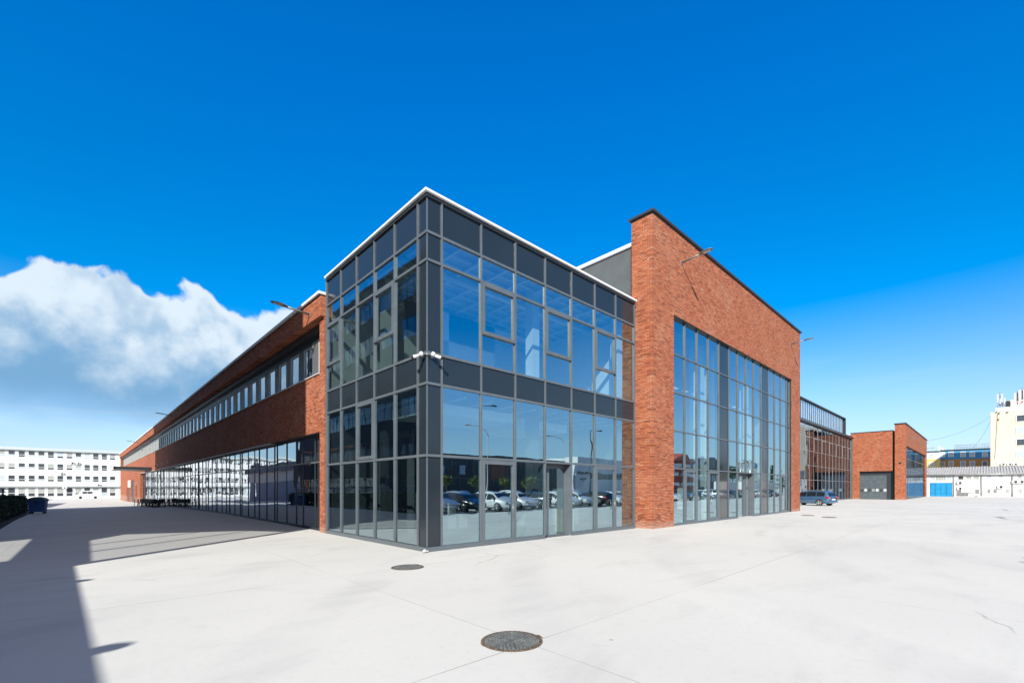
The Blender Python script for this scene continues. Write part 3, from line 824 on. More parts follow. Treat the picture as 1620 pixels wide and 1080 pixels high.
# ------------------------------------------------------------------ far right: glazed hall with louvre screen, brick block
def far_glass():
    P = thing('glazed_hall', 'dark glazed hall with a louvred roof screen behind the parked blue car', 'building', (0, 0, 0))
    y, x0, x1 = 4.15, 36.5, 84.6
    n = 23; st = (x1 - x0) / n
    rows = [0.1, 2.9, 4.75, 6.6, 8.4, 10.0]
    f = MB()
    for i in range(n + 1): f.box(x0 + i * st - 0.014, y - 0.03, 0, x0 + i * st + 0.014, y + 0.05, 10.0)
    for z in rows[1:-1]: f.box(x0, y - 0.025, z - 0.02, x1, y + 0.04, z + 0.02)
    f.box(x0, y - 0.1, 0, x1, y + 0.06, 0.097)
    f.build('curtain_wall_frame', pbr('frame_mid', (0.26, 0.25, 0.25), 0.45), P)
    for i in range(n):
        a, b = x0 + i * st + 0.03, x0 + (i + 1) * st - 0.03
        if i < 9: pane('glass_pane', a, y, b, y, 0.1, 10.0, GLASS_F, P, 0.004)
        else:
            pane('glass_pane', a, y, b, y, 0.1, 4.715, GLASS_F, P, 0.004); pane('glass_pane', a, y, b, y, 4.785, 10.0, GLASS_F, P, 0.004)
    for i in range(8, n, 2):
        a = x0 + i * st; w = MB()
        w.box(a + 0.06, y - 0.06, 6.66, a + 0.13, y - 0.036, 8.33); w.box(a + st - 0.13, y - 0.06, 6.66, a + st - 0.06, y - 0.036, 8.33)
        w.box(a + 0.13, y - 0.06, 8.26, a + st - 0.13, y - 0.036, 8.33)
        w.build('opening_light', pbr('frame_mid', (0.26, 0.25, 0.25), 0.45), P)
    c = MB(); c.box(x0, y - 0.35, 10.0, x1 + 0.6, y + 0.4, 10.28); c.build('roof_edge', ANTH, P)
    m = MB(); m.box(x0, y + 0.5, 0, x1, y + 30, 9.9); m.build('building_core', IN_DARK, P)
    m = MB(); m.box(x1 + 0.03, y - 0.12, 0, x1 + 1.0, y + 0.3, 9.99); m.build('end_wall', RENDERG, P)
    s = MB()
    sx1 = 83.6; k = 0; x = x0 + 0.2
    while x < sx1:
        s.box(x, y + 0.76, 10.3, x + 0.15, y + 0.80, 13.22); x += 1.05
    s.build('screen_post', FRAME_D, P)
    s = MB(); z = 10.45
    while z < 13.2:
        s.box(x0, y + 0.82, z, sx1, y + 0.86, z + 0.055); z += 0.19
    s.build('louvre_slats', pbr('slat_grey', (0.42, 0.45, 0.47), 0.4, 0.2), P)
    s = MB(); s.box(x0, y + 0.44, 13.225, sx1 + 0.15, y + 0.9, 13.36); s.box(sx1, y + 0.46, 10.3, sx1 + 0.12, y + 0.88, 13.22); s.build('screen_frame', ANTH, P)
    s = MB()
    x = x0
    while x < sx1: s.box(x + 0.5, y + 2.9, 10.3, x + 0.6, y + 3.0, 13.1); x += 6.0
    s.build('plant_frame', IN_GREY, P)
far_glass()


def far_brick():
    P = thing('brick_block', 'distant red brick block with a folding gate in its side and a taller corner pier', 'building', (0, 0, 0))
    m = MB(); X = 86.0
    # side facing the camera (x = 86), lower volume with a gate opening, then the tall pier
    m.box(X, 3.2, 0, X + 0.8, 4.35, 11.0)
    m.box(X, -1.05, 4.6, X + 0.8, 3.2, 11.0)
    m.box(X - 0.25, -2.60, 0, X + 1.2, -1.35, 11.95)
    m.box(X + 1.2, -2.60, 8.6, 122.3, -2.0, 11.95); m.box(121.3, -2.60, 0, 122.3, -2.0, 8.6)
    m.build('brick_wall', BRICK, P)
    c = MB(); c.box(X - 0.08, -1.10, 11.003, X + 1.0, 4.4, 11.09); c.build('roof_coping', COPING_D, P)
    c = MB(); c.box(X - 0.38, -2.74, 11.955, 122.4, -1.25, 12.08); c.build('roof_coping', COPING_D, P)
    MB().box(X + 0.5, -1.345, 0, X + 0.8, -1.055, 11.0).build('expansion_gap', FRAME_D, P)
    g_ = MB()
    g_.box(X + 0.45, -1.05, 4.0, X + 0.6, 3.2, 4.6); g_.box(X + 0.45, -1.05, 0, X + 0.6, -0.3, 4.0)
    g_.build('gate_surround', ANTH, P)
    g_ = MB()
    for k in range(3): g_.box(X + 0.5, -0.29 + k * 1.165, 0.02, X + 0.56, 0.865 + k * 1.165, 3.98)
    gt = g_.build('folding_gate', pbr('gate_grey', (0.085, 0.105, 0.12), 0.25, 0, 0.1, 2), P)
    for k in range(7):
        wv = MB(); wv.box(X + 0.47, -0.24 + k * 0.50, 1.32, X + 0.497, 0.10 + k * 0.50, 1.72)
        wv.build('gate_window', (pbr('gate_glass', (0.55, 0.57, 0.55), 0.2), WIN_D, pbr('gate_glass_dim', (0.28, 0.30, 0.30), 0.2))[(0, 1, 0, 2, 1, 0, 1)[k]], gt)
    # glazed front
    y = -2.35; f = MB()
    for k in range(0, 25, 3): f.box(87.2 + k * 1.42 - 0.03, y - 0.02, 0, 87.2 + k * 1.42 + 0.03, y + 0.05, 8.6)
    for z in (3.0, 4.9, 6.7): f.box(87.2, y - 0.025, z - 0.04, 121.3, y + 0.04, z + 0.04)
    f.build('curtain_wall_frame', FRAME, P)
    for k in range(8): pane('glass_pane', 87.23 + k * 4.26, y, 91.43 + k * 4.26, y, 0.05, 8.58, GLASS_F, P, 0.003)
    MB().box(X + 1.0, 0.9, 0, 122, 30, 10.8).build('building_core', IN_DARK, P)
    f = MB(); f.tube([(X - 0.30, -2.0, 5.8), (X - 0.22, -2.0, 5.8)], 0.16, 12); f.build('wall_fitting', BLACK, P)
far_brick()


# ------------------------------------------------------------------ air conditioners
AC_W = pbr('ac_white', (0.66, 0.66, 0.63), 0.5, 0, 0.05)
def ac_proto():
    t = thing('air_conditioner', '', 'air conditioner', (0, 0, 0))
    m = MB(); m.box(-0.32, -0.42, 0, -0.02, 0.42, 0.58); m.build('casing', AC_W, t, 0.01)
    m = MB()
    for r in (0.22, 0.15, 0.08):
        m.tube([(-0.325, -0.1 + r * math.cos(a), 0.29 + r * math.sin(a)) for a in [2 * math.pi * k / 14 for k in range(15)]], 0.012, 4)
    m.add([(-0.3225, -0.1 + 0.23 * math.cos(2 * math.pi * k / 16), 0.29 + 0.23 * math.sin(2 * math.pi * k / 16)) for k in range(16)], [tuple(range(16))])
    m.build('fan_grille', BLACK, t)
    m = MB(); m.box(-0.34, -0.34, -0.06, 0.02, -0.30, -0.005); m.box(-0.34, 0.30, -0.06, 0.02, 0.34, -0.005); m.build('bracket', STEEL, t)
    return t
ACP = ac_proto(); AC_USED = [False]
def put_ac(x, y, z, rz, label, group):
    o = ACP if not AC_USED[0] else copy_tree(ACP)
    AC_USED[0] = True
    o.location = (x, y, z); o.rotation_euler = (0, 0, rz); o['label'] = label; o['group'] = group




# ------------------------------------------------------------------ low white building with tiled roof, far right
def low_white():
    X = 129.0; zb = 0.0
    P = thing('low_white_building', 'low white building with grey tiled roof and a big blue gate, far right', 'building', (X, 0, zb))
    Y0, Y1 = -22.0, 6.5
    m = MB(); m.box(0, Y0, -0.3, 0.4, Y1, 4.66); m.box(0.4, Y0, -0.3, 9, Y0 + 0.4, 4.66); m.build('wall', WALL_W, P)
    m = MB(); m.prism([(-0.5, 4.62), (9.5, 6.45), (9.5, 6.65), (-0.5, 4.87)], 'y', Y0 - 0.2, Y1); 
    rf = m.build('roof', pbr('roof_tile_grey', (0.33, 0.33, 0.32), 0.8, 0, 0.25, 1.2), P)
    t = MB(); y = Y0
    while y < Y1:
        t.prism([(-0.52, 4.875), (9.4, 6.652), (9.4, 6.72), (-0.52, 4.94)], 'y', y, y + 0.17); y += 0.42
    t.build('tile_ridges', pbr('roof_tile_ridge', (0.45, 0.45, 0.44), 0.8, 0, 0.2, 3), rf)
    c = MB(); c.tube([(-0.58, Y0, 4.70), (-0.58, Y1, 4.70)], 0.075, 8); c.build('gutter', STEEL, P)
    # blue gate with glazing strip over it
    def py(px): return -11.427 + (X + 7.342) * (0.72625 - 0.68743 * (px - 810) / 711.568) / (0.68743 + 0.72625 * (px - 810) / 711.568)
    def pz(py_, px): return 1.9 + (771.21 - py_) / 711.568 * (X + 7.342) / (0.68743 + 0.72625 * (px - 810) / 711.568)
    BL = pbr('gate_blue', (0.010, 0.24, 0.46), 0.4, 0, 0.12, 0.8)
    gt = MB()
    ya, yb = py(1471.5), py(1506)
    for k in range(4):
        a = ya + (yb - ya) * k / 4; b = ya + (yb - ya) * (k + 1) / 4
        gt.box(-0.06, a - 0.02, -0.05, -0.003, b + 0.02, 3.02)
    gt = gt.build('gate', BL, P)
    rb = MB()
    for k in range(5):
        a = ya + (yb - ya) * k / 4; rb.box(-0.09, a - 0.03, -0.05, -0.062, a + 0.03, 3.02)
    rb.box(-0.085, min(ya, yb), 0.62, -0.063, max(ya, yb), 0.68); rb.build('gate_rib', pbr('gate_blue_dark', (0.01, 0.12, 0.36), 0.4), gt)
    def win(pxa, pxb, pya, pyb, mat=WIN_D, bars=0):
        a, b = py(pxa), py(pxb); z0, z1 = pz(pyb, pxa), pz(pya, pxa)
        f = MB(); lo, hi = min(a, b), max(a, b)
        f.box(-0.05, lo, z0, -0.003, lo + 0.06, z1); f.box(-0.05, hi - 0.06, z0, -0.003, hi, z1)
        f.box(-0.05, lo + 0.06, z0, -0.003, hi - 0.06, z0 + 0.06); f.box(-0.05, lo + 0.06, z1 - 0.06, -0.003, hi - 0.06, z1)
        for k in range(bars):
            yy = lo + (hi - lo) * (k + 1) / (bars + 1); f.box(-0.07, yy - 0.02, z0 + 0.06, -0.03, yy + 0.02, z1 - 0.06)
        fo = f.build('window', WIN_F, P)
        q = MB(); q.box(-0.02, lo + 0.06, z0 + 0.06, -0.004, hi - 0.06, z1 - 0.06); q.build('window_pane', mat, fo)
    win(1471.5, 1479.5, 753, 760, WIN_L); win(1479.8, 1496.5, 753, 760, WIN_M, 3); win(1496.8, 1505.5, 753, 760, WIN_L)
    win(1515.5, 1524.5, 752.5, 758.5, WIN_D); win(1528, 1537, 752.5, 758.5, WIN_M); win(1540, 1549, 752.5, 758.5, WIN_M)
    win(1542, 1550, 773.5, 781, WIN_D, 4); win(1532, 1540, 773.5, 781, WIN_M, 4)
    win(1561, 1568, 751.5, 757.5, WIN_L); win(1579.5, 1586.5, 751, 757.5, WIN_L); win(1589, 1597, 751, 757.5, WIN_F)
    win(1561.5, 1567.5, 773, 780, WIN_D, 3); win(1571, 1577.5, 773, 780, WIN_D, 3); win(1590, 1598, 772.5, 780, WIN_M, 2)
    win(1609, 1617, 751, 757.5, WIN_M); win(1610, 1618, 772.5, 780, WIN_M, 2)
    for px in (1508.5, 1552.5, 1601.5):
        yy = py(px)
        m = MB(); m.tube([(-0.5, yy, 4.66), (-0.12, yy, 4.35), (-0.12, yy, 0.0)], 0.075, 8); m.build('downpipe', pbr('pipe_grey', (0.22, 0.24, 0.26), 0.5), P)
    m = MB(); m.box(-1.2, py(1552) , 0.0, -0.003, py(1545), 0.3); m.box(-0.5, Y0, 0, -0.003, py(1512), 0.16); m.build('plinth', CONC, P)
    m = MB(); m.box(-1.0, py(1540), 1.75, -0.003, py(1521), 1.80); m.box(-1.0, py(1540), 0.9, -0.95, py(1521), 1.75); m.build('railing', WIN_F, P)
    specs = [(1518, 765.5, 'upper air conditioner beside the blue gate on the low white building'),
             (1518.5, 774.5, 'lower air conditioner beside the blue gate on the low white building'),
             (1582.5, 772, 'single air conditioner between the two rows of windows on the low white building'),
             (1605.5, 764, 'air conditioner just right of the last downpipe of the low white building'),
             (1615.5, 764, 'air conditioner at the far right edge of the low white building')]
    for px, y_, lb in specs: put_ac(X, py(px), pz(y_, px), 0, lb, 'air conditioners on the low white building')
low_white()


# ------------------------------------------------------------------ blue and orange building, cream tower
def at_px(px, depth):
    rx = 0.68743 + 0.72625 * (px - 810) / 711.568; ry = 0.72625 - 0.68743 * (px - 810) / 711.568
    return (-7.342 + depth * rx, -11.427 + depth * ry)
def z_px(py, depth): return 1.9 + depth * (771.21 - py) / 711.568


def colour_block():
    X = 205.0
    def py(px): return -11.427 + (X + 7.342) * (0.72625 - 0.68743 * (px - 810) / 711.568) / (0.68743 + 0.72625 * (px - 810) / 711.568)
    def dpt(px): return (X + 7.342) / (0.68743 + 0.72625 * (px - 810) / 711.568)
    def pz(y_, px): return 1.9 + (771.21 - y_) / 711.568 * dpt(px)
    P = thing('painted_block', 'far three storey block painted blue above and ochre below with a pale end', 'building', (X, 0, 0))
    BLU = pbr('paint_blue', (0.06, 0.26, 0.46), 0.8, 0, 0.05); ORA = pbr('paint_ochre', (0.44, 0.21, 0.06), 0.8, 0, 0.06)
    PAL = pbr('paint_pale_blue', (0.50, 0.60, 0.72), 0.8); YEL = pbr('paint_yellow', (0.62, 0.46, 0.17), 0.8)
    y0, y1, y2 = py(1600), py(1488), py(1455)
    zt = pz(710.0, 1567); zm = pz(725.5, 1530)
    m = MB(); m.box(0, y0, zm, 12, y1, zt); m.build('blue_wall', BLU, P)
    m = MB(); m.box(0, y0, 0, 12, y1, zm - 0.003); m.build('ochre_wall', ORA, P)
    m = MB(); m.box(-2.2, y1 + 0.01, zm + 0.3, 10, y2, zt - 0.3); m.build('pale_wall', PAL, P)
    m = MB(); m.box(-2.2, y1 + 0.01, 0, 10, y2, zm + 0.297); m.build('yellow_wall', YEL, P)
    c = MB(); c.box(-0.25, y0, zt + 0.003, 12.2, y1, zt + 0.35); c.box(-2.5, y1 + 0.01, zt - 0.297, 10, y2, zt); c.build('roof_edge', FRAME_D, P)
    def win(px, y_, w=1.35, h=1.75, off=0.0, mat=WIN_L):
        yc, zc = py(px), pz(y_, px)
        f = MB(); f.box(off - 0.12, yc - w / 2, zc - h / 2, off - 0.003, yc + w / 2, zc + h / 2); fo = f.build('window', WIN_F, P)
        q = MB(); q.box(off - 0.16, yc - w / 2 + 0.18, zc - h / 2 + 0.18, off - 0.123, yc + w / 2 - 0.18, zc + h / 2 - 0.18); q.build('window_pane', mat, fo)
    for px in (1504.5, 1523.5, 1538, 1558):
        win(px, 718.3); win(px, 733, mat=WIN_D if px == 1558 else WIN_M)
    win(1491, 719); win(1491, 734, mat=WIN_M)
    win(1474.5, 720.5, 1.2, 1.6, -2.2); win(1474.5, 734.5, 1.2, 1.6, -2.2)
    r = MB(); za = zt + 0.35; ya, yb = py(1510), py(1567)
    for k in range(25): 
        yy = ya + (yb - ya) * k / 24; r.tube([(1, yy, za), (1, yy, za + 1.5)], 0.04, 4)
    for z in (0.75, 1.5): r.tube([(1, ya, za + z), (1, yb, za + z)], 0.04, 4)
    r.build('roof_railing', STEEL, P)
    c = MB(); c.box(1, py(1487), zt, 2.5, py(1484), zt + 1.9); c.box(1, py(1492), zt + 0.35, 2, py(1490), zt + 1.2); c.build('chimney', WALL_W, P)
colour_block()


def tower():
    X = 176.0
    def py(px): return -11.427 + (X + 7.342) * (0.72625 - 0.68743 * (px - 810) / 711.568) / (0.68743 + 0.72625 * (px - 810) / 711.568)
    def pz(y_, px): return 1.9 + (771.21 - y_) / 711.568 * (X + 7.342) / (0.68743 + 0.72625 * (px - 810) / 711.568)
    P = thing('cream_tower_block', 'tall plain cream apartment block with antennas on its roof, far right', 'building', (X, 0, 0))
    CR = pbr('cream_render', (0.66, 0.55, 0.42), 0.9, 0, 0.05, 0.12)
    y1 = py(1567); y0 = y1 - 22
    zt = pz(652.5, 1567)
    m = MB(); m.box(0, y0, 0, 16, y1, zt); m.build('wall', CR, P)
    m = MB(); m.box(0.9, y0 + 0.2, zt, 15.5, y1 - 0.9, zt + 1.3); m.build('roof_parapet', WALL_W, P)
    m = MB(); m.box(5, y0 + 4, zt + 1.3, 12, py(1592), zt + 3.6); m.build('roof_hut', WALL_W, P)
    for k, yy in enumerate((661, 680, 699, 718)):
        for dy in (0, -5.5, -11, -16.5):
            yc = py(1618.5) + dy; zc = pz(yy, 1618)
            f = MB(); f.box(-0.1, yc - 1.3, zc - 0.95, -0.003, yc + 1.3, zc + 0.95); fo = f.build('window', WIN_F, P)
            q = MB(); q.box(-0.14, yc - 1.12, zc - 0.8, -0.103, yc + 1.12, zc + 0.8); q.build('window_pane', WIN_D if k in (0, 2) else WIN_L, fo)
    m = MB(); m.tube([(-0.05, py(1578), zt - 0.6), (-0.05, py(1574), zt - 12), (-0.05, py(1572.5), 10)], 0.05, 5); m.build('wall_cable', RUST, P)
    m = MB()
    for px, yy in ((1577, 651), (1581, 653), (1594, 651.5), (1580, 663)):
        m.tube([(-0.3, py(px), pz(yy, px)), (0.0, py(px), pz(yy, px))], 0.22, 6)
    m.build('wall_fitting', STEEL, P)
    for px, lb in ((1586.5, 'left air conditioner low on the cream tower wall'), (1597, 'middle air conditioner low on the cream tower wall'), (1606, 'right air conditioner low on the cream tower wall')):
        put_ac(X, py(px), pz(735.8, px), 0, lb, 'air conditioners on the cream tower')
    RED = pbr('antenna_red', (0.5, 0.05, 0.04), 0.5)
    def ant(px, h, w, label, red=True):
        t = thing('roof_antenna', label, 'antenna', (X + 1.6, py(px), zt + 1.3), 0, 'phone antennas on the cream tower')
        m = MB(); m.tube([(0, 0, 0), (0, 0, h)], 0.06, 6); m.tube([(0, 0, 0), (0.6, 0.6, 0.0), (0, 0, h * 0.5)], 0.04, 5); m.tube([(0, 0, 0), (0.3, -0.7, 0.0), (0, 0, h * 0.5)], 0.04, 5); m.build('mast', STEEL, t)
        for k in range(3):
            a = 2.1 * k
            m = MB(); m.box(math.cos(a) * 0.35 - w / 2, math.sin(a) * 0.5 - w / 2, h * 0.38, math.cos(a) * 0.35 + w / 2, math.sin(a) * 0.5 + w / 2, h * 0.9); m.build('antenna_panel', WHITE_P, t, 0.02)
        if red:
            m = MB(); m.tube([(0, 0, h * 0.16), (0, 0, h * 0.28)], 0.16, 8); m.build('warning_band', RED, t)
            m = MB(); m.tube([(0, 0, h * 0.98), (0, 0, h * 1.02)], 0.1, 8); m.build('warning_band', RED, t)
    ant(1582, 4.2, 0.28, 'leftmost white antenna mast with red bands on the cream tower roof')
    ant(1586, 2.8, 0.22, 'short antenna mast next to the leftmost one on the cream tower roof')
    ant(1610, 4.0, 0.42, 'stout antenna mast right of the roof hut on the cream tower')
    ant(1617.5, 4.8, 0.5, 'rightmost and tallest antenna mast on the cream tower roof')
    t = thing('roof_cabinet', 'small black cabinet on the cream tower roof between the antennas', 'cabinet', (X + 1.5, py(1595), zt + 1.3))
    m = MB(); m.box(-0.4, -0.4, 0.1, 0.4, 0.4, 1.7); m.build('cabinet_body', BLACK, t, 0.03)
    m = MB(); m.box(-0.3, -0.3, 0, 0.3, 0.3, 0.1); m.build('cabinet_foot', STEEL, t)
    m = MB()
    for k in range(7):
        m.tube([(X + 1, y1 - 1.4 - k * 1.4, zt + 1.3), (X + 1, y1 - 1.4 - k * 1.4, zt + 2.3)], 0.035, 4)
    m.tube([(X + 1, y1 - 1.4, zt + 2.3), (X + 1, y1 - 9.8, zt + 2.3)], 0.035, 4); m.tube([(X + 1, y1 - 1.4, zt + 1.8), (X + 1, y1 - 9.8, zt + 1.8)], 0.035, 4)
    o = m.build('roof_railing', STEEL); tag(o, 'grey railing at the left edge of the cream tower roof', 'railing')
    # overhead wires from the tower down to the brick block and the painted block
    def wire(a, b, sag, label):
        a, b = Vector(a), Vector(b); pts = [a.lerp(b, k / 16) - Vector((0, 0, sag * 4 * (k / 16) * (1 - k / 16))) for k in range(17)]
        w = MB(); w.tube(pts, 0.028, 5); tag(w.build('overhead_wire', pbr('wire', (0.10, 0.11, 0.13), 0.6)), label, 'wire', 'overhead wires')
    wire((X - 0.1, py(1568), pz(658, 1568)), (120.0, -1.9, 11.6), 1.2, 'upper thin overhead wire from the cream tower to the brick block')
    wire((X - 0.1, py(1568), pz(664, 1568)), (206.0, py(1505) - 4, 15.2), 0.8, 'lower thin overhead wire from the cream tower to the painted block')
tower()


# ------------------------------------------------------------------ long white block far left
def white_block():
    Y = 165.0; zb = gz(Y)
    ry = lambda px: 0.72625 - 0.68743 * (px - 810) / 711.568
    def X_(px): return -7.342 + (Y + 11.427) * (0.68743 + 0.72625 * (px - 810) / 711.568) / ry(px)
    def Z_(y_, px): return 1.9 + (771.21 - y_) / 711.568 * (Y + 11.427) / ry(px)
    P = thing('white_office_block', 'long white four storey office block with rows of square windows, far left', 'building', (0, Y, zb))
    zt = Z_(714.6, 110) - zb + 1.0
    x0, x1 = -75.0, 12.0
    m = MB(); m.box(x0, 0, -0.3, x1, 12, zt - 1.0); m.build('wall', WALL_W, P)
    c = MB(); c.box(x0, -0.6, zt - 0.997, x1, 12.5, zt - 0.2); c.build('roof_edge', pbr('roof_sheet', (0.45, 0.50, 0.50), 0.5), P)
    c = MB(); c.box(x0, -0.3, zt - 1.15, x1, -0.003, zt - 1.0 - 0.003); c.build('eaves_shadow_board', pbr('eaves_grey', (0.25, 0.27, 0.27), 0.8), P)
    c = MB(); c.box(x0, -0.7, 3.25, x1, -0.003, 3.5); c.build('ledge', pbr('ledge_grey', (0.35, 0.38, 0.38), 0.8), P)
    zr = [Z_(720.6, 110) - zb, Z_(738.9, 110) - zb, Z_(757.2, 110) - zb, 1.8]
    xr = X_(178); step = (X_(178) - X_(15)) / 11.2
    mats = [WIN_D, WIN_M, WIN_L]
    for r in range(4):
        for k in range(24):
            xc = xr - k * step + 0.0
            if xc < -58: break
            w, h = (1.28, 1.65) if r < 3 else (1.35, 2.4)
            zc = zr[r]
            f = MB(); f.box(xc - w / 2, 0.02, zc - h / 2, xc - w / 2 + 0.07, -0.05, zc + h / 2); f.box(xc + w / 2 - 0.07, 0.02, zc - h / 2, xc + w / 2, -0.05, zc + h / 2)
            f.box(xc - w / 2 + 0.1, -0.045, zc - h / 2, xc + w / 2 - 0.1, 0.02, zc - h / 2 + 0.1); f.box(xc - w / 2 + 0.1, -0.045, zc - 0.25, xc + w / 2 - 0.1, 0.02, zc - 0.15)
            fo = f.build('window', WIN_F, P)
            q = MB(); q.box(xc - w / 2 + 0.1, -0.02, zc - 0.15, xc + w / 2 - 0.1, -0.004, zc + h / 2); q.build('upper_pane', rnd.choice([WIN_D, WIN_D, WIN_D, WIN_M, WIN_L]), fo)
            q = MB(); q.box(xc - w / 2 + 0.1, -0.02, zc - h / 2 + 0.1, xc + w / 2 - 0.1, -0.004, zc - 0.25); q.build('lower_pane', rnd.choice([WIN_D, WIN_D, WIN_L]), fo)
    m = MB()
    for px in (101, 105): m.tube([(X_(px), -0.9, 3.0), (X_(px), -0.7, 3.0)], 0.35, 10)
    m.build('satellite_dish', WHITE_P, P)
    specs = [(114, 731.8, 'left of two air conditioners between top window rows of the far white block'), (123.5, 732.5, 'right of two air conditioners between top window rows of the far white block'),
             (97.5, 748.5, 'air conditioner under a second row window of the far white block'), (155.5, 766.5, 'air conditioner just above the ledge at the right end of the far white block')]
    for px, y_, lb in specs: put_ac(X_(px), Y, Z_(y_ + 2, px), R(90), lb, 'air conditioners on the far white block')
    t = thing('parked_van', 'tiny white van parked before the far white block', 'van', (X_(139), Y - 5, gz(Y)))
    b = MB(); b.prism([(-2.4, 0.35), (-2.4, 1.15), (-1.9, 1.3), (-1.2, 2.15), (2.4, 2.2), (2.4, 0.35)], 'y', -0.9, 0.9); b.build('van_body', WHITE_P, t, 0.08)
    b = MB(); b.box(-1.1, -0.92, 1.35, -0.2, -0.903, 1.95); b.box(-0.1, -0.92, 1.35, 0.9, -0.903, 1.95); b.build('side_window', WIN_D, t)
    for x in (-1.5, 1.5):
        b = MB(); b.tube([(x, -0.92, 0.34), (x, -0.7, 0.34)], 0.34, 14); b.build('wheel', RUBBER, t)
white_block()


# ------------------------------------------------------------------ cars
CARPAINT = {}
def paint(name, col, metal=0.3, rough=0.25):
    if name in CARPAINT: return CARPAINT[name]
    m, g = newmat(name); o = g.n('ShaderNodeOutputMaterial'); b = g.n('ShaderNodeBsdfPrincipled'); g.l(b.outputs[0], o.inputs[0])
    b.inputs['Base Color'].default_value = (*col, 1); b.inputs['Metallic'].default_value = metal; b.inputs['Roughness'].default_value = rough
    b.inputs['Coat Weight'].default_value = 0.8; b.inputs['Coat Roughness'].default_value = 0.05
    CARPAINT[name] = m; return m
CARGLASS = pbr('car_glass', (0.012, 0.016, 0.018), 0.05, spec=0.9)
TAIL = pbr('tail_light_red', (0.45, 0.01, 0.02), 0.2)
HEADL = pbr('head_light', (0.6, 0.62, 0.65), 0.1)
ALLOY = pbr('alloy', (0.55, 0.55, 0.55), 0.3, 0.7)


